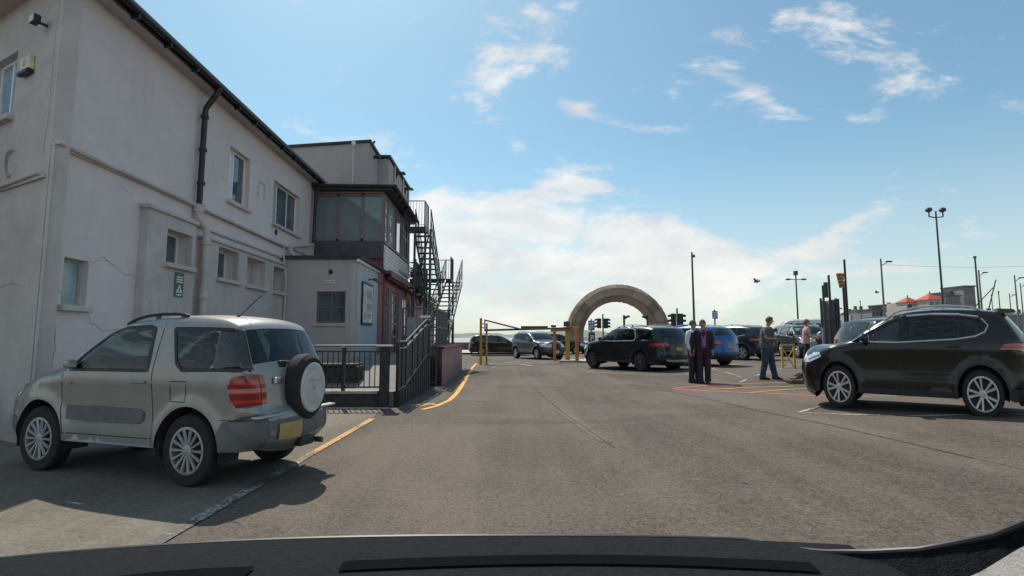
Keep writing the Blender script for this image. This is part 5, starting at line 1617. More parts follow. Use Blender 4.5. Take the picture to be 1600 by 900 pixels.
    for s in (1, -1):
        for ln_ in P.get('seams', []):
            b = MB(); ribbon(b, ln_, .010, .002, s); b.build("panel_gap", M_grille, e, world=False, recalc=False)
        for ln_ in P.get('frames', []):
            b = MB(); ribbon(b, ln_, .035, .0025, s); b.build("window_seal", M_grille, e, world=False, recalc=False)
        for ln_ in P.get('chrome', []):
            b = MB(); ribbon(b, ln_[1], ln_[0], .006, s, True); b.build("window_trim", M_alu, e, world=False, smooth=True)
        for (pl, m_) in P.get('panels', []):
            b = MB(); zc_ = sum(p[1] for p in pl) / len(pl); k = len(pl); h = k // 2
            # panel given as top row and bottom row of equal length
            top, bo = pl[:h], pl[h:][::-1]; vs = []; fs = []
            for (x, z) in top + bo: vs.append((x, s * (wy(x, z) + .016), z))
            for (x, z) in top + bo: vs.append((x, s * (wy(x, z) - .005), z))
            for i in range(h - 1): fs.append((i, i + 1, h + i + 1, h + i))
            rim_ = list(range(h)) + [h + i for i in range(h)][::-1]
            for i in range(len(rim_)): a_, c_ = rim_[i], rim_[(i + 1) % len(rim_)]; fs.append((a_, c_, c_ + 2 * h, a_ + 2 * h))
            b.add(vs, fs); b.build("side_moulding", m_, e, world=False)
        for (hx, hz) in P.get('handles', []):
            y_ = wy(hx, hz); b = MB()
            b.box((hx - .10, s * (y_ + .018) - .012, hz - .012), (hx + .10, s * (y_ + .018) + .012, hz + .014), .009)
            b.box((hx - .09, s * y_ - .02, hz - .01), (hx - .07, s * (y_ + .02), hz + .01)); b.box((hx + .07, s * y_ - .02, hz - .01), (hx + .09, s * (y_ + .02), hz + .01))
            b.build("door_handle", body_m, e, world=False)
        mx, mz = P['mirror']; y_ = wy(mx, mz)
        ms = P.get('mir', 1.0); b = MB(); b.box((mx - .05, s * y_ if s > 0 else s * (y_ + .20 * ms), mz - .05 * ms), (mx + .08 * ms, s * (y_ + .20 * ms) if s > 0 else s * y_, mz + .09 * ms), .035)
        mm = b.build("wing_mirror", body_m, e, world=False, smooth=True)
        b = MB(); b.box((mx - .056, s * (y_ + .03), mz - .03 * ms), (mx - .052, s * (y_ + .18 * ms), mz + .07 * ms)); b.build("mirror_glass", M_chrome, mm, world=False)
        if P.get('rails'):
            x0, x1 = P['rails']; b = MB(); pts = []
            for i in range(13):
                t = i / 12; x = x0 + (x1 - x0) * t
                i_ = min(range(len(S)), key=lambda k: abs(S[k][0] - x) + (0 if S[k][1] > belt + .2 else 9)); z = S[i_][1]
                pts.append((x, s * (w0(x, z) - rroof * .75), z + .055 * math.sin(math.pi * min(1, max(0, t))) ** .4 * P.get('rail_h', 1) + .005))
            b.tube(pts, .018, 6)
            for i in (1, 6, 11): b.box((pts[i][0] - .03, pts[i][1] - .012, pts[i][2] - .06), (pts[i][0] + .03, pts[i][1] + .012, pts[i][2]))
            b.build("roof_rail", P.get('rail_m', M_alu), e, world=False, smooth=True)
    # ---- wheels, arches, underbody
    for ax in (wb, -wb):
        for s in (1, -1):
            wheel(e, ax, s * (W - P.get('wd', .21) / 2 - .015), r, P['rim'], P.get('wd', .21), s, P.get('spokes', 10), rim_m or M_rim, P.get('twin', False))
            b = MB(); vs = []; fs = []
            A = arc(ax, math.pi + .25, -.25, Ra + .005, 18)
            for (qx, qz) in A:
                vs += [(qx, s * (min(wy(qx, max(qz, zs)) if abs(qz) > 0 else W, W) - .012), qz), (qx, s * (W - .36), qz)]
            for i in range(len(A) - 1): fs.append((2 * i, 2 * i + 1, 2 * i + 3, 2 * i + 2))
            k = len(vs); vs.append((ax, s * (W - .36), r))
            for i in range(len(A) - 1): fs.append((2 * i + 1, 2 * i + 3, k))
            b.add(vs, fs); b.build("wheel_arch_liner", M_inner, e, world=False, recalc=False)
    b = MB()
    b.box((-wb + Ra - .02, -W + .04, zs - .02), (wb - Ra + .02, W - .04, zs + .07)); b.box((xr + .16, -W + .36, zs - .01), (xf - .18, W - .36, zs + .05))
    b.box((wb - Ra, -W + .37, zs + .05), (min(wb + .38, xf - .3), W - .37, belt - .36)); b.box((xr + .2, -W + .37, zs + .05), (-wb + Ra, W - .37, belt - .32))
    b.box((-wb + Ra, -W + .10, zs + .07), (wb - Ra, W - .10, zs + .16))
    for s in (1, -1): b.box((-wb + Ra, s * (W - .10), zs + .07), (wb - Ra, s * (W - .13), belt - .07))
    b.build("underbody", M_inner, e, world=False)
    b = MB()
    fx = P.get('seatx', .05)
    b.box((fx + .62, -W + .14, zs + .2), (fx + 1.0, W - .14, belt - .03), .05)
    b.build("dashboard", M_inner, e, world=False)
    b = MB(); b.lathe([(.175, -.012), (.19, 0), (.175, .012), (.16, 0)], (fx + .56, -P['W'] * .21, belt - .05), 'x', 20, close=True); b.box((fx + .55, -P['W'] * .21 - .16, belt - .07), (fx + .57, -P['W'] * .21 + .16, belt - .03)); b.build("steering_wheel", M_inner, e, world=False)
    for (sx, ys) in ((fx, (-W * .48, W * .48)), (P.get('rearx', fx - .85), (-W * .5, 0, W * .5))):
        for y_ in ys:
            b = MB(); b.box((sx - .05, y_ - .24, zs + .16), (sx + .45, y_ + .24, zs + .34), .06)
            b.prism([(sx - .05, zs + .25), (sx + .10, zs + .25), (sx - .10, belt + .06), (sx - .22, belt + .05)], y_ - .23, y_ + .23, 'y')
            b.box((sx - .26, y_ - .13, belt + .09), (sx - .15, y_ + .13, belt + .30), .05); b.box((sx - .21, y_ - .05, belt + .02), (sx - .19, y_ + .05, belt + .12))
            b.build("seat", M_seat, e, world=False, smooth=True)
    e['W'] = P['W']
    del e['W']
    return e, wy, spos, s_at


RAV = dict(W=1.74, belt=1.10, wb=2.28, r=.35, rim=.225, Ra=.43, sill=.36, wd=.225, spokes=14, tum=.17, rc=.22, rr=.11, taper=.08, flare=.03, crr=.05,
    sil=[(1.70, .30), (1.84, .38), (1.88, .58), (1.86, .78), (1.74, .93), (1.45, 1.01), (1.10, 1.07), (.80, 1.13), (.50, 1.36), (.18, 1.56), (-.10, 1.64), (-.55, 1.675), (-1.05, 1.675), (-1.45, 1.64), (-1.60, 1.59), (-1.66, 1.50), (-1.84, 1.16), (-1.88, 1.02), (-1.90, .74), (-1.99, .68), (-2.0, .46), (-1.88, .36)],
    regions=[('win', [(.72, 1.13), (.50, 1.315), (.20, 1.50), (-.02, 1.57), (-.40, 1.585), (-.50, 1.56), (-.54, 1.12)]),
             ('win', [(-.78, 1.555), (-1.30, 1.54), (-1.42, 1.50), (-1.43, 1.2), (-1.38, 1.15), (-1.02, 1.13), (-.92, 1.2)]),
             ('wrap', [(-1.424, 1.55), (-1.62, 1.535), (-1.68, 1.50), (-1.90, 1.14), (-1.43, 1.14)]),
             ('tail', [(-1.64, .97), (-1.68, 1.07), (-1.80, 1.09), (-1.95, 1.09), (-1.95, .80), (-1.74, .78), (-1.68, .84)]),
             ('head', [(1.62, .80), (1.58, .93), (1.75, .95), (1.95, .88), (1.95, .74)]),
             ('clad2', [(-1.58, .64), (-2.05, .72), (-2.05, .2), (-1.5, .2), (-1.47, .36), (-1.53, .50)]),
             ('clad3', [(1.55, .56), (1.95, .60), (1.95, .2), (1.5, .2), (1.53, .48)])],
    ws=(1.15, 1.585), rw=(1.19, 1.53), wt=.92, rt=.99, frames=[[(.70, 1.12), (.50, 1.30), (.20, 1.49), (-.02, 1.56), (-.40, 1.575), (-.50, 1.55), (-.53, 1.12), (.70, 1.115)], [(-.78, 1.55), (-1.30, 1.545), (-1.62, 1.53)], [(-.78, 1.55), (-.92, 1.2), (-1.02, 1.13), (-1.40, 1.14), (-1.84, 1.14)]], tailstrip=(.80, 1.09, .90), headstrip=(.74, .90, .70),
    patches=[("grille", M_grille, 'front', .66, .86, -.62, .62), ("bumper", M_gclad, 'front', .32, .60, -1, 1, .006), ("number_plate", M_plate_w, 'front', .48, .59, -.33, .33, .02),
             ("bumper", M_gclad, 'rear', .38, .69, -1, 1, .004), ("number_plate", M_plate_y, 'rear', .48, .62, -.74, -.20, .022) if False else ("number_plate", M_plate_y, 'rear', .47, .60, .12, .78, .022)],
    seams=[[(-.62, 1.60), (-.60, 1.1), (-.66, .42)], [(.80, 1.10), (.78, .70), (.70, .42)], [(-.66, .44), (.70, .44)], [(-1.10, 1.02), (-.88, 1.02), (-.88, .82), (-1.10, .82), (-1.10, 1.02)], [(-1.56, .66), (-1.9, .66)]],
    panels=[([(.68, .73), (.2, .74), (-.45, .73), (-.52, .70), (-.45, .58), (.2, .57), (.62, .58), (.68, .62)][:4] + [(-.52, .62), (-.45, .58), (.2, .57), (.68, .59)], M_gclad)],
    handles=[(-.42, 1.0)], mirror=(.62, 1.16), rails=None, seatx=-.02, rearx=-.75)
RAV['rails'] = (.05, -.85); RAV['rail_m'] = M_black; RAV['rail_h'] = .6; RAV['mir'] = .7

# silver three door off-roader
Pr = Vector((-3.05, 4.92, 0)); Pf = Vector((-4.97, 5.50, 0))
hd = (Pf - Pr); ang = math.atan2(hd.y, hd.x); L = hd.length
lat = Vector((-math.sin(ang), math.cos(ang), 0))      # car's left
side_off = lat * (RAV['W'] * .8 / 2 - .1)
ctr = (Pf + Pr) / 2 - side_off
sx = L / RAV['wb']
M_silver = paint("silver_paint", (.30, .295, .275), metal=.45, rough=.38)
rav, rwy, rsp, rsa = make_car(RAV, "parked_car", "silver three door off roader with a spare wheel on its tailgate", tuple(ctr), ang, M_silver, (sx, .70, .955), detail=1.5)
# spare wheel on the tailgate
cy, cz_ = -.10, .93
b = MB(); xs = -2.0
b.lathe([(.12, .10), (.30, .12), (.345, .08), (.355, 0), (.35, -.06), (.31, -.105), (.26, -.11)], (xs, cy, cz_), 'x', 40)
spw = b.build("spare_wheel", M_tyre, rav, world=False, smooth=True)
b = MB(); b.lathe([(.262, -.105), (.262, -.122), (.245, -.135), (.17, -.132), (.16, -.142), (0, -.145)], (xs, cy, cz_), 'x', 40); b.build("spare_cover", mat("pale_wheel_cover", (.50, .50, .49), .4), spw, world=False, smooth=True)
b = MB(); b.box((xs - .152, cy - .13, cz_ + .075), (xs - .14, cy + .13, cz_ + .10), .004); b.lathe([(.02, -.14), (.02, -.15), (0, -.151)], (xs, cy, cz_ + .0), 'x', 10); b.build("emblem", M_chrome, spw, world=False)
b = MB()
for i in range(44):
    a = 2 * math.pi * i / 44; c_, s_ = math.cos(a), math.sin(a)
    b.box((0, 0, 0), (.001, .001, .001))
b = MB(); b.box((-1.96, cy - .1, .80), (-1.85, cy + .1, 1.02)); b.build("spare_bracket", M_black, rav, world=False)
b = MB(); b.tube([(-1.90, .30, 1.19), (-1.90, .05, 1.20), (-1.86, -.05, 1.24)], .012, 6); b.box((-1.92, .18, 1.15), (-1.86, .30, 1.22), .01); b.build("rear_wiper", M_black, rav, world=False)
b = MB(); p = rsp(rsa('rear', 1.0), .62, .02); b.box((p.x - .02, p.y - .09, p.z - .02), (p.x + .02, p.y + .07, p.z + .05), .015); b.build("tailgate_handle", M_chrome, rav, world=False)
b = MB(); b.tube([(-1.30, .30, 1.67), (-1.62, .30, 1.90)], .006, 5); b.lathe([(.03, 0), (.012, .03)], (-1.3, .3, 1.665)); b.build("aerial", M_black, rav, world=False)
b = MB(); b.tube([(-1.70, -.45, .33), (-2.06, -.45, .33)], .03, 8); b.build("exhaust", M_rimd, rav, world=False)
b = MB(); b.box((-2.03, -.80, .68), (-1.93, .80, .70), .008); b.build("bumper_step", M_alu, rav, world=False)
b = MB(); b.box((-2.0, -.2, .33), (-2.10, .08, .42), .02); b.build("tow_eye", M_black, rav, world=False)
b = MB(); b.box((.42, -.03, 1.50), (.46, .12, 1.56), .01); b.box((.44, -.01, 1.40), (.45, .0, 1.5)); b.build("rear_view_mirror", M_black, rav, world=False)
b = MB()
for s_ in (1,):
    y_ = rwy(.55, 1.0)
b.box((.62, rwy(.66, .98) - .004, .955), (.68, rwy(.66, .98) + .012, .985), .005); b.build("side_repeater", mat("amber_lens", (.5, .2, .03), .3), rav, world=False)

P08 = dict(W=1.76, belt=1.03, wb=2.54, r=.335, rim=.24, Ra=.40, sill=.27, wd=.22, spokes=5, twin=True, tum=.17, rc=.26, rr=.11, taper=.10, flare=.03, crr=.09, crf=.09,
    sil=[(1.85, .20), (2.02, .28), (2.07, .45), (2.06, .66), (1.98, .80), (1.70, .92), (1.30, 1.00), (.98, 1.05), (.62, 1.26), (.22, 1.43), (-.15, 1.495), (-.7, 1.52), (-1.25, 1.50), (-1.66, 1.46), (-1.72, 1.40), (-1.92, 1.10), (-2.0, .98), (-2.04, .70), (-2.06, .50), (-1.98, .30), (-1.85, .24)],
    regions=[('win', [(.98, 1.04), (.60, 1.215), (.22, 1.365), (.02, 1.405), (.10, 1.05)]),
             ('wind', [(-.04, 1.41), (-.6, 1.425), (-.98, 1.40), (-.92, 1.10), (.04, 1.055)]),
             ('wind', [(-1.03, 1.395), (-1.28, 1.37), (-1.40, 1.28), (-1.36, 1.20), (-1.20, 1.14), (-.97, 1.105)]),
             ('tail', [(-1.58, .95), (-1.66, 1.02), (-1.85, 1.04), (-2.1, 1.02), (-2.1, .80), (-1.97, .82), (-1.92, .93), (-1.75, .95)]),
             ('head', [(1.62, .80), (1.66, .87), (1.82, .87), (2.1, .80), (2.1, .69), (1.90, .70)]),
             ('clad', [(1.80, .1), (1.80, .40), (1.66, .44), (1.60, .62), (1.40, .76), (1.14, .76), (.92, .62), (.84, .40), (.80, .34), (-.80, .34), (-.84, .40), (-.92, .62), (-1.14, .76), (-1.40, .76), (-1.62, .62), (-1.70, .42), (-2.2, .40), (-2.2, .1)])],
    ws=(1.06, 1.44), rw=(1.08, 1.42), wt=.92, rt=.85, tailstrip=(.80, 1.02, .72), headstrip=(.69, .79, .70),
    patches=[("grille", M_grille, 'front', .50, .74, -.5, .5), ("number_plate", M_plate_w, 'front', .38, .49, -.3, .3, .02), ("number_plate", M_plate_y, 'rear', .70, .81, -.3, .3, .02), ("bumper_insert", M_clad, 'rear', .26, .50, -.9, .9, .006)],
    seams=[[(.02, 1.42), (.06, 1.0), (.06, .32)], [(-1.02, 1.10), (-.98, .95), (-.86, .74)], [(.94, 1.02), (.98, .80), (.84, .62)], [(.98, 1.0), (1.9, .84)]],
    chrome=[(.013, [(.80, 1.045), (.10, 1.035), (-.90, 1.085), (-1.22, 1.125), (-1.38, 1.185), (-1.44, 1.28), (-1.34, 1.38)]), (.016, [(-.10, 1.43), (-.5, 1.452), (-1.0, 1.437), (-1.30, 1.40)]), (.012, [(-.25, 1.445), (-.6, 1.458), (-1.0, 1.445)])],
    handles=[(-.12, .93), (-.98 + .12, .98)], mirror=(.66, 1.08), rails=(.25, -1.35), seatx=.0, rearx=-.85)
M_blk = paint("black_paint", (.006, .0068, .0068), rough=.25, dusty=.03)
def place(P, near_f, near_r, side):
    """near-side wheel contact points -> centre, heading"""
    hd = near_f - near_r; a = math.atan2(hd.y, hd.x); lat = Vector((-math.sin(a), math.cos(a), 0))
    c = (near_f + near_r) / 2 - lat * side * (P['W'] / 2 - .1)
    z = (ground_z(near_f.x) + ground_z(near_r.x)) / 2
    return (c.x, c.y, z), a, hd.length / P['wb']
l8, a8, s8 = place(P08, Vector((5.66, 9.0, 0)), Vector((7.07, 7.80, 0)), 1)
c08, wy8, sp8, sa8 = make_car(P08, "parked_car", "nearest black crossover with silver window trim and roof rails, parked at the right", l8, a8, M_blk, (s8, .84, 1.10), detail=1.4)
b = MB(); b.prism([(-1.60, 1.515), (-1.86, 1.50), (-1.90, 1.46), (-1.66, 1.44)], -.62, .62, 'y'); b.build("spoiler", M_blk, c08, world=False)
b = MB(); b.tube([(-1.25, 0, 1.53), (-1.62, 0, 1.84)], .008, 5); b.build("aerial", M_black, c08, world=False)
b = MB(); b.tube([(-1.98, .1, 1.12), (-1.86, -.25, 1.22)], .012, 5); b.build("rear_wiper", M_black, c08, world=False)
for s_ in (1, -1):
    b = MB(); pts = [(x, s_ * (wy8(x, z) + .008), z) for x, z in ((2.0, .74), (1.9, .76), (1.78, .80), (1.66, .83))]; b.tube(pts, .014, 6); b.build("light_strip", M_chrome, c08, world=False)

SUV = dict(W=1.95, belt=1.13, wb=2.98, r=.375, rim=.255, Ra=.45, sill=.34, wd=.26, spokes=10, tum=.20, rc=.28, rr=.13, taper=.10, flare=.03, crr=.09, crf=.16,
    sil=[(2.12, .28), (2.30, .36), (2.35, .55), (2.34, .84), (2.24, .98), (1.90, 1.08), (1.40, 1.15), (1.05, 1.19), (.62, 1.45), (.25, 1.64), (-.15, 1.71), (-.8, 1.735), (-1.5, 1.71), (-2.05, 1.66), (-2.16, 1.58), (-2.40, 1.20), (-2.48, 1.05), (-2.50, .80), (-2.53, .62), (-2.50, .42), (-2.36, .32)],
    regions=[('win', [(1.02, 1.19), (.62, 1.40), (.28, 1.56), (.06, 1.60), (.02, 1.16)]), ('wind', [(-.02, 1.61), (-.8, 1.62), (-1.02, 1.61), (-1.22, 1.19), (-.03, 1.16)]),
             ('wind', [(-1.22, 1.61), (-1.95, 1.56), (-2.08, 1.48), (-2.18, 1.22), (-1.40, 1.20)]),
             ('tail', [(-2.02, 1.0), (-2.08, 1.10), (-2.6, 1.10), (-2.6, .96), (-2.2, .95)]), ('head', [(1.80, .86), (1.84, .98), (2.15, 1.0), (2.4, .90), (2.4, .78), (2.1, .80)]),
             ('clad', [(2.4, .1), (2.4, .36), (2.06, .36), (1.96, .42), (1.02, .40), (.9, .40), (-.9, .40), (-1.96, .42), (-2.05, .42), (-2.6, .46), (-2.6, .1)])],
    ws=(1.21, 1.64), rw=(1.22, 1.58), wt=.93, rt=.88, tailstrip=(.95, 1.09, .74), headstrip=(.80, .92, .66),
    patches=[("grille", M_grille, 'front', .62, .92, -.48, .48), ("number_plate", M_plate_w, 'front', .46, .57, -.28, .28, .02), ("number_plate", M_plate_y, 'rear', .80, .92, -.28, .28, .02), ("bumper_trim", M_alu, 'rear', .44, .50, -.95, .95, .012)],
    seams=[[(0, 1.63), (.02, 1.1), (.02, .42)], [(-1.25, 1.15), (-1.16, .95), (-1.06, .82)], [(1.02, 1.17), (1.10, .9), (.98, .6)]],
    chrome=[(.015, [(.95, 1.175), (0, 1.15), (-1.22, 1.175), (-1.28, 1.3), (-1.12, 1.60), (-.9, 1.635), (0, 1.635), (.4, 1.56)])],
    handles=[(-.15, 1.02), (-1.12, 1.04)], mirror=(.72, 1.22), rails=(.1, -1.75), seatx=.1, rearx=-.85)
l, a, s = place(SUV, Vector((3.45, 21.9, 0)), Vector((4.88, 19.5, 0)), 1)
M_navy = paint("blue_black_paint", (.013, .018, .024), rough=.25, dusty=.04)
gle, _, _, _ = make_car(SUV, "parked_car", "large blue black four wheel drive with dark wheels in front of the arch", l, a, M_navy, (s, 1, 1), rim_m=M_rimd)

CRO = dict(W=1.84, belt=1.06, wb=2.65, r=.35, rim=.23, Ra=.42, sill=.31, wd=.23, spokes=5, twin=True, tum=.19, rc=.26, rr=.12, taper=.10, flare=.028, crr=.09, crf=.16,
    sil=[(1.90, .26), (2.08, .34), (2.14, .52), (2.13, .78), (2.02, .90), (1.70, 1.0), (1.28, 1.07), (.98, 1.11), (.56, 1.36), (.20, 1.54), (-.15, 1.61), (-.7, 1.64), (-1.3, 1.62), (-1.75, 1.56), (-1.84, 1.48), (-2.06, 1.16), (-2.14, 1.0), (-2.16, .76), (-2.20, .56), (-2.16, .40), (-2.04, .30)],
    regions=[('win', [(.95, 1.11), (.56, 1.31), (.24, 1.47), (.04, 1.505), (.0, 1.08)]), ('wind', [(-.04, 1.51), (-.7, 1.53), (-.98, 1.50), (-1.02, 1.13), (-.05, 1.08)]),
             ('wind', [(-1.04, 1.50), (-1.42, 1.47), (-1.58, 1.38), (-1.50, 1.22), (-1.07, 1.135)]),
             ('tail', [(-1.72, .95), (-1.78, 1.06), (-2.2, 1.06), (-2.2, .88), (-1.9, .88)]), ('head', [(1.62, .80), (1.66, .92), (1.92, .94), (2.2, .86), (2.2, .72), (1.9, .74)]),
             ('clad', [(2.3, .1), (2.3, .40), (1.86, .40), (1.76, .50), (1.68, .66), (1.48, .80), (1.16, .80), (.94, .66), (.86, .42), (-.86, .42), (-.94, .66), (-1.16, .80), (-1.48, .80), (-1.68, .66), (-1.78, .46), (-2.3, .50), (-2.3, .1)])],
    ws=(1.13, 1.54), rw=(1.18, 1.49), wt=.92, rt=.86, tailstrip=(.88, 1.05, .76), headstrip=(.72, .86, .60),
    patches=[("grille", M_grille, 'front', .60, .80, -.5, .5), ("number_plate", M_plate_w, 'front', .44, .55, -.28, .28, .02), ("number_plate", M_plate_y, 'rear', .72, .83, -.28, .28, .02), ("bumper_insert", M_clad, 'rear', .32, .50, -.95, .95, .006)],
    seams=[[(0, 1.53), (.02, 1.0), (.02, .44)], [(-1.05, 1.12), (-1.0, .95), (-.9, .82)]],
    chrome=[(.012, [(.9, 1.10), (0, 1.07), (-1.05, 1.115), (-1.5, 1.20)])],
    handles=[(-.15, .97), (-1.0, 1.0)], mirror=(.68, 1.14), rails=(.1, -1.4), seatx=.05, rearx=-.85)
HD = a      # heading of the row of cars
def put(P, name, lab, x, y, heading, m, sc=(1, 1, 1), rim=None, gls=None, det=.8, cat="car"):
    return make_car(P, name, lab, (x, y, ground_z(x)), heading, m, sc, cat=cat, rim_m=rim, glass_s=gls, detail=det)[0]
fw = Vector((math.cos(HD), math.sin(HD))); rt = Vector((math.sin(HD), -math.cos(HD)))
def by_rear(P, rx, ry, side):
    """centre from the contact point of a rear wheel; side +1 = left wheel, -1 = right wheel"""
    c = Vector((rx, ry)) + fw * P['wb'] / 2 + rt * side * (P['W'] / 2 - .1)
    return c.x, c.y
M_blue = paint("bright_blue_paint", (.02, .10, .30), metal=.3, rough=.28)
x, y = by_rear(CRO, 8.95, 21.6, -1)
put(CRO, "parked_car", "bright blue crossover parked behind the pair of standing people", x, y, HD, M_blue, (.95, 1, 1.0))
x, y = by_rear(CRO, 11.2, 25.0, 1)
put(CRO, "parked_car", "dark grey blue hatchback between the blue car and the man in jeans", x, y, HD, paint("slate_paint", (.018, .028, .036), rough=.28), (1, 1, 1.02), rim=M_rim)
M_wh = paint("white_car_paint", (.62, .63, .60), rough=.3)
put(CRO, "parked_car", "white crossover facing right with its bonnet behind the yellow trestle", 14.6, 30.0, R(-28), M_wh, (1, 1, .98))
SAL = dict(CRO); SAL.update(W=1.80, belt=.98, r=.32, rim=.215, Ra=.38, sill=.24, wb=2.70,
    sil=[(1.95, .20), (2.14, .28), (2.20, .45), (2.18, .66), (2.05, .78), (1.70, .88), (1.25, .95), (.98, .99), (.56, 1.22), (.15, 1.38), (-.25, 1.43), (-.8, 1.42), (-1.25, 1.33), (-1.62, 1.13), (-1.82, 1.06), (-2.18, 1.02), (-2.28, .95), (-2.30, .70), (-2.33, .50), (-2.26, .32), (-2.12, .25)],
    regions=[('win', [(.92, .99), (.56, 1.16), (.20, 1.30), (.02, 1.335), (.0, .97)]), ('win', [(-.04, 1.34), (-.5, 1.345), (-.90, 1.31), (-1.02, 1.0), (-.05, .97)]), ('win', [(-.95, 1.30), (-1.22, 1.22), (-1.42, 1.07), (-1.06, 1.01)]),
             ('tail', [(-1.85, .82), (-1.92, .95), (-2.4, .95), (-2.4, .76), (-2.0, .76)]), ('head', [(1.66, .68), (1.72, .80), (2.0, .80), (2.3, .72), (2.3, .58), (1.95, .60)])],
    ws=(1.01, 1.39), rw=(1.09, 1.31), tailstrip=(.76, .92, .66), headstrip=(.58, .72, .60),
    patches=[("grille", M_grille, 'front', .46, .66, -.5, .5), ("number_plate", M_plate_w, 'front', .34, .44, -.28, .28, .02), ("number_plate", M_plate_y, 'rear', .62, .73, -.28, .28, .02)],
    chrome=[(.012, [(.88, .975), (0, .955), (-1.05, .985), (-1.45, 1.06)])], handles=[(-.15, .88), (-1.02, .90)], seams=[[(0, 1.36), (.02, .9), (.02, .3)]], mirror=(.68, 1.02), rails=None)
put(SAL, "parked_car", "silver saloon showing only its roof behind the white crossover", 18.6, 34.0, R(-20), paint("pale_silver_paint", (.42, .43, .43), metal=.4), (1.0, 1, 1.25))
# white van
VAN = dict(CRO); VAN.update(W=1.95, belt=1.12, r=.34, rim=.2, Ra=.41, sill=.32, wb=3.0, tum=.12,
    sil=[(2.10, .30), (2.32, .38), (2.36, .60), (2.30, .90), (2.10, 1.08), (1.62, 1.18), (1.30, 1.50), (1.02, 1.82), (.70, 1.92), (-.2, 1.96), (-1.6, 1.96), (-2.35, 1.93), (-2.42, 1.85), (-2.50, 1.2), (-2.52, .6), (-2.45, .36)],
    regions=[('win', [(1.62, 1.2), (1.05, 1.70), (.60, 1.72), (.52, 1.16)]), ('wind', [(.42, 1.70), (-.7, 1.70), (-.7, 1.16), (.40, 1.16)]), ('wind', [(-.8, 1.70), (-2.0, 1.68), (-2.0, 1.18), (-.8, 1.16)]),
             ('tail', [(-2.36, .9), (-2.36, 1.3), (-2.6, 1.3), (-2.6, .9)]), ('head', [(1.85, .84), (1.95, 1.02), (2.4, .95), (2.4, .78)])],
    ws=(1.24, 1.82), rw=(1.25, 1.75), tailstrip=(.9, 1.3, .84), headstrip=(.78, .95, .66), chrome=[], handles=[(.6, 1.0)], seams=[[(.47, 1.75), (.47, .4)], [(-.75, 1.75), (-.75, .4)]], mirror=(1.3, 1.2), rails=None, seatx=.7, rearx=-.4)
put(VAN, "parked_van", "white van standing behind the woman in pink", 20.2, 36.0, R(160), M_wh, (1, 1, 1.12), cat="van")
put(CRO, "parked_car", "dark off roader facing the camera beside the woman in pink", 15.4, 27.0, R(-100), M_navy, (.95, .95, 1.02))
# black estate behind the sign stack
put(SUV, "parked_car", "black four wheel drive facing right behind the bundle of sign backs", 10.75, 13.3, R(-4), M_blk, (.80, .95, .94), det=1.0)
put(SUV, "parked_car", "black car at the right edge behind the nearest black crossover", 13.2, 11.4, R(118), M_blk, (.9, .95, 1.0), det=1.0)
# cars at the far end
l, a, s = place(CRO, Vector((1.55, 31.5, 0)), Vector((.30, 33.6, 0)), -1)
M_gun = paint("gunmetal_paint", (.075, .085, .10), metal=.45, rough=.3)
make_car(CRO, "driving_car", "dark silver four wheel drive coming in under the barrier beam", l, a, M_gun, (s, 1, 1.03), detail=.8)
EST = dict(SAL); EST.update(sil=[(1.95, .20), (2.14, .28), (2.20, .45), (2.18, .66), (2.05, .78), (1.70, .88), (1.25, .95), (.98, .99), (.56, 1.24), (.15, 1.42), (-.25, 1.49), (-1.2, 1.51), (-1.9, 1.46), (-2.12, 1.30), (-2.26, 1.02), (-2.30, .70), (-2.33, .50), (-2.26, .32), (-2.12, .25)],
    regions=[('wind', [(.92, .99), (.56, 1.18), (.20, 1.34), (.02, 1.39), (.0, .97)]), ('wind', [(-.04, 1.39), (-.5, 1.41), (-.98, 1.41), (-1.02, 1.0), (-.05, .97)]), ('wind', [(-1.05, 1.41), (-1.75, 1.37), (-1.95, 1.2), (-1.98, 1.06), (-1.06, 1.01)]),
             ('tail', [(-2.0, .85), (-2.02, 1.05), (-2.4, 1.05), (-2.4, .8)]), ('head', [(1.66, .68), (1.72, .80), (2.0, .80), (2.3, .72), (2.3, .58), (1.95, .60)])], rw=(1.06, 1.36))
put(EST, "parked_car", "black estate car side on behind the yellow barrier posts", -.95, 39.0, R(0), M_blk, (.96, 1, 1.02), gls=G_dark)
put(EST, "parked_car", "black estate car side on behind the orange frame at the arch", 3.7, 39.6, R(-2), M_blk, (.85, 1, 1.05), gls=G_dark)

# ================================================================ PEOPLE
M_skin = mat("skin", (.42, .25, .18), .6, var=.08)
M_hairg = mat("grey_brown_hair", (.10, .08, .065), .8, var=.2, scale=40)
M_shoe = mat("dark_shoes", (.02, .02, .02), .6)
M_eye = mat("eye_dark", (.03, .025, .02), .3)


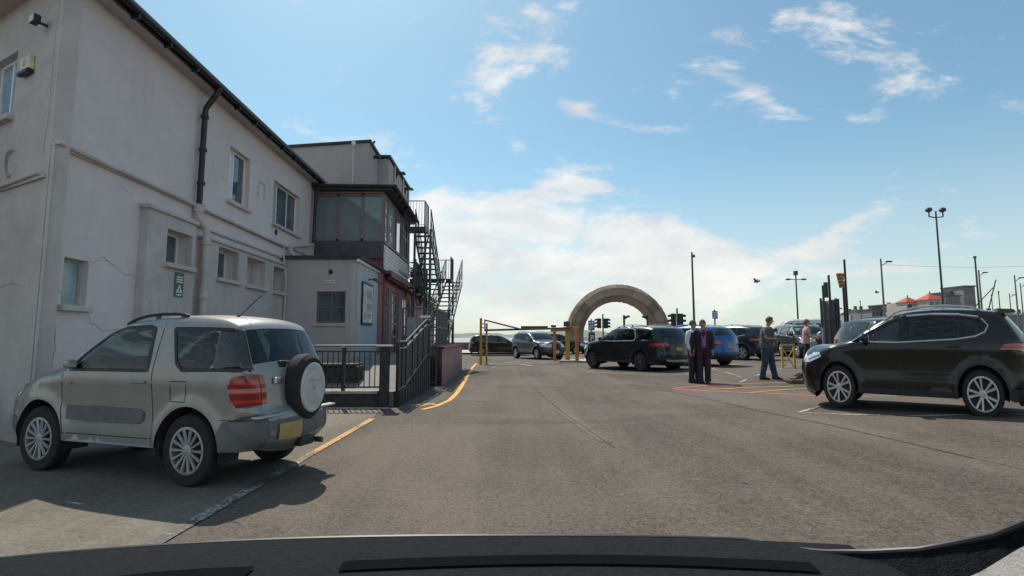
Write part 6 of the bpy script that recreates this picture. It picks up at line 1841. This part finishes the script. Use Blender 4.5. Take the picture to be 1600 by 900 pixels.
def skin_mesh(name, chains, m, parent, sub=2):
    """chains: list of lists of (point, radius x, radius y); a chain may start at an index of an earlier point given as int"""
    vs = []; es = []; rad_ = []
    names = {}
    for ch in chains:
        prev = None
        for it in ch:
            if isinstance(it, str): prev = names[it]; continue
            nm = None
            if len(it) == 4: p, rx, ry, nm = it
            else: p, rx, ry = it
            vs.append(tuple(p)); rad_.append((rx, ry)); i = len(vs) - 1
            if nm: names[nm] = i
            if prev is not None: es.append((prev, i))
            prev = i
    me = bpy.data.meshes.new(name); me.from_pydata(vs, es, [])
    o = bpy.data.objects.new(name, me); COL.objects.link(o)
    sk = o.modifiers.new("skin", 'SKIN'); sk.use_smooth_shade = True
    ss = o.modifiers.new("sub", 'SUBSURF'); ss.levels = sub; ss.render_levels = sub
    for i, d in enumerate(me.skin_vertices[0].data):
        d.radius = rad_[i]; d.use_root = (i == 0)
    dg = bpy.context.evaluated_depsgraph_get()
    ev = o.evaluated_get(dg)
    m2 = bpy.data.meshes.new_from_object(ev)
    o.modifiers.clear(); o.data = m2
    m2.materials.clear(); m2.materials.append(m)
    o.parent = parent
    return o


def person(lab, loc, heading, h, shirt, trousers, pose, baggy=1.18, hair=M_hairg, long_hair=False, sleeve=.45, extra=None, vest=None):
    """local frame: x forward, y left, z up"""
    e = empty("person", loc, heading, lab, "person")
    k = h / 1.75
    V_ = lambda x, y, z: Vector((x * k, y * k, z * k))
    lean = pose.get('lean', 0.0)
    hip = V_(0, 0, .93); chest = V_(lean * .6, 0, 1.28); neck = V_(lean, 0, 1.47); hd_ = V_(lean + pose.get('headf', .02), 0, 1.60)
    bl = pose.get('bulk', 1.0)
    ft = pose['feet']; arms = pose['arms']
    def leg(s):
        fx, fy = ft[0 if s > 0 else 1]
        return V_(0, s * .095, .88), V_(fx * .5 + .02, s * .10 + (fy - s * .1) * .5, .49), V_(fx, fy, .09)
    def fingers(w_, hnd, s):
        d = (hnd - w_).normalized(); side = d.cross(Vector((0, s, 0))).normalized() if abs(d.y) < .9 else Vector((1, 0, 0))
        tip = hnd + d * .055 * k; out = []
        for q, ln_ in ((-1.5, .050), (-.5, .062), (.5, .066), (1.5, .058)):
            b_ = hnd + side * q * .017 * k + d * .03 * k
            out.append([(hnd + side * q * .010 * k, .012 * k, .012 * k), (b_, .009, .009), (b_ + d * ln_ * .6 * k + Vector((0, -s * .008, 0)), .008, .008), (b_ + d * ln_ * k + Vector((0, -s * .02, 0)), .0065, .0065)])
        out.append([(hnd - d * .02 * k, .012 * k, .012 * k), (hnd + side * .035 * k + d * .005, .010, .010), (hnd + side * .045 * k + d * .045 * k, .008, .008)])
        return out
    ch = [[(hip, .14 * k * bl, .10 * k * bl, 'hip'), (V_(lean * .3, 0, 1.08), .125 * k * bl, .095 * k * bl), (chest, .145 * k * bl, .10 * k * bl, 'chest'), (V_(lean * .9, 0, 1.41), .09 * k, .07 * k, 'col'), (neck, .052 * k, .055 * k), (V_(lean + .01, 0, 1.52), .052 * k, .055 * k), (hd_, .075 * k, .092 * k), (hd_ + V_(.0, 0, .085), .070 * k, .085 * k), (hd_ + V_(-.01, 0, .145), .035 * k, .045 * k)]]
    aj = {}
    for s in (1, -1):
        A, B, Cc = leg(s)
        ch.append(['hip', (A, .082 * k * bl, .085 * k * bl), (B, .052 * k, .055 * k), (Cc, .036 * k, .038 * k), (Cc + V_(.03, 0, -.045), .036 * k, .035 * k), (Cc + V_(.13, 0, -.06), .034 * k, .024 * k)])
        sh = V_(lean * .9, s * .185, 1.40); el, wr = arms[0 if s > 0 else 1]; el = V_(*el); wr = V_(*wr); hn = wr + (wr - el).normalized() * .075 * k
        aj[s] = (sh, el, wr, hn)
        ch.append(['col', (V_(lean * .9, s * .10, 1.41), .065 * k, .06 * k), (sh, .052 * k, .052 * k), ((sh + el) / 2, .044 * k, .044 * k), (el, .036 * k, .036 * k), (wr, .024 * k, .026 * k, 'w%d' % s), (hn, .030 * k, .018 * k)])
    body = skin_mesh("body", ch, M_skin, e)
    # fingers joined into the same body mesh, rooted inside the palm
    fm = []
    for s in (1, -1):
        sh, el, wr, hn = aj[s]
        for f in fingers(wr, hn, s):
            fm.append(skin_mesh("finger", [f], M_skin, e, 1))
    # face: nose, ears, mouth, eyes built into the same mesh
    b = MB(); hx = hd_.x; hz = hd_.z
    b.add([(hx + .085 * k, .014 * k, hz - .005 * k), (hx + .085 * k, -.014 * k, hz - .005 * k), (hx + .118 * k, 0, hz - .012 * k), (hx + .088 * k, 0, hz + .045 * k)], [(0, 1, 2), (0, 2, 3), (1, 3, 2), (0, 3, 1)])
    for s in (1, -1): b.ball((hx - .005 * k, s * .078 * k, hz + .02 * k), (.022 * k, .010 * k, .034 * k), 8, 6)
    b.ball((hx + .080 * k, 0, hz - .045 * k), (.016 * k, .026 * k, .008 * k), 8, 5)
    face = b.build("face", M_skin, e, world=False, smooth=True)
    bm = bmesh.new(); bm.from_mesh(body.data)
    for o in fm + [face]:
        bm.from_mesh(o.data); bpy.data.objects.remove(o)
    for f in bm.faces: f.smooth = True
    bm.to_mesh(body.data); bm.free()
    b = MB()
    for s in (1, -1): b.ball((hx + .082 * k, s * .031 * k, hz + .035 * k), (.010 * k, .012 * k, .008 * k), 8, 5)
    b.build("eyes", M_eye, e, world=False)
    # hair cap
    b = MB(); nu, nv = 22, 10; vs = []; fs = []
    rnd = random.Random(5)
    for i in range(nv + 1):
        ph = (math.pi * .62) * i / nv
        for j in range(nu):
            t = 2 * math.pi * j / nu; front = max(0, math.cos(t)); lim = 1 - .42 * front ** 1.5
            pp_ = ph * lim * (1.25 if long_hair and math.cos(t) < .2 else 1)
            q = 1 + rnd.uniform(-.03, .03)
            vs.append((hx - .012 * k + .104 * k * q * math.sin(pp_) * math.cos(t), .090 * k * q * math.sin(pp_) * math.sin(t), hz + .045 * k + .112 * k * q * math.cos(pp_)))
    for i in range(nv):
        for j in range(nu): fs.append((i * nu + j, i * nu + (j + 1) % nu, (i + 1) * nu + (j + 1) % nu, (i + 1) * nu + j))
    b.add(vs, fs); b.build("hair", hair, e, world=False, smooth=True)
    # clothes: lofted sleeves, legs and trunk that wrap the body
    rn = random.Random(len(lab))
    def loft(mb, rings, n=18, fold=.02, cap=True):
        """rings: (centre, radius forward, radius sideways)"""
        vs = []; fs = []
        for i_, (c_, rx, ry) in enumerate(rings):
            for j_ in range(n):
                t = 2 * math.pi * j_ / n; q = 1 + fold * math.sin(3 * t + i_ * 1.7) + rn.uniform(-fold, fold) * .5
                vs.append(Vector((c_[0] + rx * q * math.cos(t), c_[1] + ry * q * math.sin(t), c_[2])))
        for i_ in range(len(rings) - 1):
            for j_ in range(n): fs.append((i_ * n + j_, i_ * n + (j_ + 1) % n, (i_ + 1) * n + (j_ + 1) % n, (i_ + 1) * n + j_))
        mb.add(vs, fs)
    def limb(mb, pts, n=12, fold=.05):
        vs = []; fs = []; pts = [(Vector(p), r_) for p, r_ in pts]
        for i_, (p, r_) in enumerate(pts):
            d = (pts[min(i_ + 1, len(pts) - 1)][0] - pts[max(i_ - 1, 0)][0]).normalized(); a_ = d.cross(Vector((1, .01, 0))).normalized(); b_ = a_.cross(d)
            for j_ in range(n):
                t = 2 * math.pi * j_ / n; q = 1 + rn.uniform(-fold, fold); vs.append(p + (a_ * math.cos(t) + b_ * math.sin(t)) * r_ * q)
        for i_ in range(len(pts) - 1):
            for j_ in range(n): fs.append((i_ * n + j_, i_ * n + (j_ + 1) % n, (i_ + 1) * n + (j_ + 1) % n, (i_ + 1) * n + j_))
        mb.add(vs, fs)
    b = MB(); loft(b, [(V_(0, 0, z), rx * k * bl, ry * k * bl) for z, rx, ry in ((1.05, .118, .155), (1.0, .122, .162), (.92, .130, .175), (.85, .125, .178), (.80, .10, .165))])
    for s in (1, -1):
        A, B, Cc = leg(s); A = A + Vector((0, 0, .0))
        limb(b, [(A + V_(0, 0, .0), .098 * k * bl), (A.lerp(B, .25), .098 * k * bl), (A.lerp(B, .6), .085 * k * bl), (B + V_(0, 0, .03), .074 * k * baggy), (B - V_(0, 0, .04), .072 * k * baggy), (B.lerp(Cc, .4), .070 * k * baggy), (B.lerp(Cc, .8), .066 * k * baggy), (Cc + V_(.01, 0, -.01), .070 * k * baggy), (Cc + V_(.015, 0, -.04), .074 * k * baggy)])
    b.build("trousers", trousers, e, world=False, smooth=True, angle=70)
    trunk = lambda g1: [(V_(lean * lx, 0, z), (rx + g1) * k * bl, (ry + g1) * k * bl) for z, rx, ry, lx in ((.88, .130, .182, 0), (.94, .138, .184, 0), (1.02, .138, .178, .1), (1.10, .140, .176, .3), (1.18, .143, .182, .45), (1.27, .146, .194, .6), (1.35, .140, .202, .8), (1.40, .122, .190, .9), (1.44, .092, .130, .95), (1.465, .070, .078, 1.0))]
    b = MB(); loft(b, trunk(.004), 24)
    for s in (1, -1):
        sh, el, wr, hn = aj[s]; sh = sh + Vector((0, 0, -.015))
        pts = [(sh + Vector((0, -s * .05, .01)), .072 * k), (sh, .078 * k), (sh.lerp(el, .3), .070 * k), (sh.lerp(el, .62), .066 * k)]
        if sleeve > .6: pts += [(el, .056 * k), (el.lerp(wr, .3), .052 * k), (el.lerp(wr, .92), .042 * k)]
        limb(b, pts)
    b.build("shirt", shirt, e, world=False, smooth=True, angle=70)
    if vest:
        b = MB(); loft(b, trunk(.014)[:-2], 24); b.build("waistcoat", vest, e, world=False, smooth=True, angle=70)
    for s in (1, -1):
        A, B, Cc = leg(s)
        b = MB()
        b.prism([(Cc.x - .075 * k, 0.004), (Cc.x + .19 * k, .004), (Cc.x + .20 * k, .035 * k), (Cc.x + .10 * k, .075 * k), (Cc.x + .03 * k, .11 * k), (Cc.x - .07 * k, .11 * k)], Cc.y - .045 * k, Cc.y + .045 * k, 'y')
        b.build("shoe", M_shoe, e, world=False)
    return e


M_wsh = mat("white_shirt_cloth", (.55, .56, .62), .8, var=.1, bump=.2, bscale=15)
M_navyc = mat("navy_cloth", (.018, .018, .035), .85, var=.15, bump=.2, bscale=15)
M_suit = mat("dark_purple_cloth", (.030, .016, .034), .85, var=.15, bump=.2, bscale=15)
M_scarf = mat("mauve_scarf", (.30, .12, .26), .85, var=.1)
M_tee = mat("grey_tee", (.085, .09, .09), .9, var=.15, bump=.2, bscale=15)
M_jean = mat("blue_denim", (.035, .06, .085), .9, var=.2, bump=.2, bscale=30)
M_pinkc = mat("pink_top", (.60, .32, .30), .85, var=.1, bump=.2, bscale=15)
M_brn = mat("brown_trousers", (.055, .03, .035), .85, var=.15)
down = [((-.02, .24, 1.14), (.06, .25, .90)), ((-.02, -.24, 1.14), (.06, -.25, .90))]
def pp(px, py): q = gp(px, py); return (q.x, q.y, q.z)
a = pp(1085, 598); person("person in white shirt sleeves and dark waistcoat, left of the close pair", a, R(-55), 1.76, M_wsh, M_navyc, dict(feet=((.05, .1), (-.02, -.1)), arms=down, bulk=1.0), sleeve=1.0, vest=M_navyc)
a = pp(1101, 598.5); e2 = person("person in a dark purple suit with a mauve scarf, right of the close pair", a, R(-115), 1.76, M_suit, M_suit, dict(feet=((.0, .09), (.05, -.1)), arms=down, bulk=1.05, lean=.0), sleeve=1.0)
b = MB(); b.tube([(.02, .10, 1.50), (.10, .07, 1.40), (.15, .05, 1.20), (.16, .05, .98)], .03, 8); b.tube([(.02, -.10, 1.50), (.10, -.04, 1.40), (.155, 0, 1.22), (.16, .0, 1.0)], .028, 8); b.tube([(.02, .1, 1.5), (-.06, 0, 1.52), (.02, -.1, 1.50)], .03, 8)
b.build("scarf", M_scarf, e2, world=False, smooth=True)
a = pp(1200, 593); e3 = person("man in a grey t-shirt and blue jeans looking down at something in his hands", a, R(-35), 1.76, M_tee, M_jean, dict(feet=((.16, .12), (-.12, -.10)), arms=[((.02, .26, 1.15), (.24, .12, 1.10)), ((.02, -.26, 1.15), (.25, -.06, 1.13))], lean=.05, headf=.07, bulk=1.22), sleeve=.4)
b = MB(); b.box((.31, -.05, 1.13), (.38, .05, 1.145), .004); b.build("phone", M_black, e3, world=False)
q = bpy.data.objects[b and e3.name]
a = pp(1262, 576); e4 = person("woman in a pink top and dark brown trousers standing near the yellow trestle", a, R(-20), 1.78, M_pinkc, M_brn, dict(feet=((.08, .07), (-.12, -.08)), arms=[((.04, .20, 1.16), (.28, .12, 1.12)), ((.04, -.21, 1.16), (.26, -.16, 1.10))], lean=.03, bulk=.86), hair=mat("light_brown_hair", (.22, .14, .08), .8), long_hair=True, sleeve=.4)
xw = e4.location
b = MB(); m4 = rootmat(e4)
b.M = m4
b.prism([(.08, .62), (.30, .62), (.32, .80), (.27, .98), (.12, .98), (.07, .8)], -.30, -.22, 'y'); b.tube([(.14, -.26, .98), (.18, -.26, 1.10), (.26, -.22, 1.12), (.25, -.26, .98)], .01, 6)
bg_ = b.build("shoulder_bag", mat("pale_bag", (.38, .38, .34), .8), loc=tuple(m4 @ Vector((.2, -.26, .62))))
tag(bg_, "pale grey bag held by the woman in the pink top", "bag")


# ================================================================ THE CAR WE SIT IN
M_dash = mat("dash_plastic", (.011, .013, .016), .9, spec=.15, var=.25, scale=90, bump=.5, bscale=260)
M_dash2 = mat("dash_plastic_worn", (.028, .030, .032), .6, var=.2, scale=60, bump=.3, bscale=200)
M_cream_trim = mat("grey_pillar_trim", (.36, .35, .32), .85, var=.08, scale=30, bump=.3, bscale=300)
db = empty("dashboard", (0, .6, .9), 0, "dark dashboard top under the camera along the bottom of the view", "dashboard")
vs = []; fs = []; nx = 60; ny = 10
for i in range(nx + 1):
    x = -1.0 + 1.50 * i / nx
    far = .815 - .10 * abs(x) ** 2.2
    for j in range(ny + 1):
        t = j / ny; y = .10 + (far - .10) * t
        z = 1.094 + .012 * math.sin(t * 2.6) - .03 * max(0, t - .86) - .03 * abs(x) ** 3
        vs.append((x, y, z))
for i in range(nx):
    for j in range(ny): fs.append((i * (ny + 1) + j, i * (ny + 1) + j + 1, (i + 1) * (ny + 1) + j + 1, (i + 1) * (ny + 1) + j))
k = len(vs)
for i in range(nx + 1):
    a = vs[i * (ny + 1) + ny]; c = vs[i * (ny + 1)]
    vs.append((a[0], a[1] + .02, .82)); vs.append((c[0], c[1] - .05, .80))
for i in range(nx):
    fs.append((i * (ny + 1) + ny, k + 2 * i, k + 2 * i + 2, (i + 1) * (ny + 1) + ny)); fs.append((i * (ny + 1), (i + 1) * (ny + 1), k + 2 * i + 3, k + 2 * i + 1)); fs.append((k + 2 * i, k + 2 * i + 1, k + 2 * i + 3, k + 2 * i + 2))
b = MB(); b.add(vs, fs); b.build("dash_top", M_dash, db, smooth=True)
def dz(x, y):
    far = .815 - .10 * abs(x) ** 2.2; t = (y - .10) / (far - .10)
    return 1.094 + .012 * math.sin(t * 2.6) - .03 * max(0, t - .86) - .03 * abs(x) ** 3
def vent(x0, x1, y0, y1, lab):
    b = MB(); n = 16; P_ = []
    for i in range(n + 1):
        t = i / n; x = x0 + (x1 - x0) * t; y = y0 + (y1 - y0) * t + .02 * math.sin(math.pi * t); P_.append((x, y))
    for (a, c) in zip(P_, P_[1:]):
        b.add([(a[0], a[1] - .014, dz(*a) + .003), (c[0], c[1] - .014, dz(*c) + .003), (c[0], c[1] + .014, dz(*c) + .003), (a[0], a[1] + .014, dz(*a) + .003)], [(0, 1, 2, 3)])
    v = b.build("demister_vent", mat("vent_black", (.004, .004, .005), .95, spec=.05), db, recalc=False); v['label'] = lab
vent(-.22, .39, .69, .69, "long demister slot in the middle of the dashboard")
vent(-.62, -.33, .60, .675, "shorter demister slot at the left of the dashboard")
# windscreen foot: black seal running round the far edge and up the right side
b = MB(); pts = []
for i in range(41):
    x = -.98 + 1.34 * i / 40; pts.append((x, .83 - .10 * abs(x) ** 2.2, 1.090 - .03 * abs(x) ** 3))
pts += [(.40, .785, 1.090), (.445, .76, 1.095), (.49, .732, 1.106), (.53, .695, 1.124), (.552, .66, 1.146), (.563, .62, 1.170), (.562, .56, 1.212), (.56, .45, 1.29), (.55, .30, 1.37)]
b.tube(pts, .004, 8); b.build("windscreen_seal", M_black, db, smooth=True)
b = MB(); [(.585, .66, 1.05), (.66, .76, 1.075), (.74, .735, 1.112), (.84, .675, 1.168), (.96, .565, 1.245), (1.0, .40, 1.10), (.72, .50, .98), (.56, .56, .98)]
pt_ = MB(); A = [(.535, .655, 1.10), (.55, .63, 1.125), (.553, .585, 1.168), (.55, .53, 1.212), (.54, .44, 1.28)]; B_ = [(.50, .56, 1.03), (.50, .54, 1.04), (.495, .50, 1.06), (.49, .45, 1.08), (.48, .38, 1.12)]
pt_.add(A + B_, [(i, i + 1, 6 + i, 5 + i) for i in range(4)])
pt_.add([(p[0] + .03, p[1] + .03, p[2] - .02) for p in A] + [(p[0] + .03, p[1] + .03, p[2] - .02) for p in B_], [(i, i + 1, 6 + i, 5 + i) for i in range(4)])
sp_ = pts[36:]; fb2 = MB(); fb2.add(sp_ + [(p[0] + .0, p[1] - .13, p[2] - .10) for p in sp_], [(i, i + 1, len(sp_) + i + 1, len(sp_) + i) for i in range(len(sp_) - 1)]); fb2.build('pillar_base', M_dash, db, smooth=True, recalc=False)
pt_.build("pillar_trim", M_cream_trim, db, smooth=True, recalc=False)
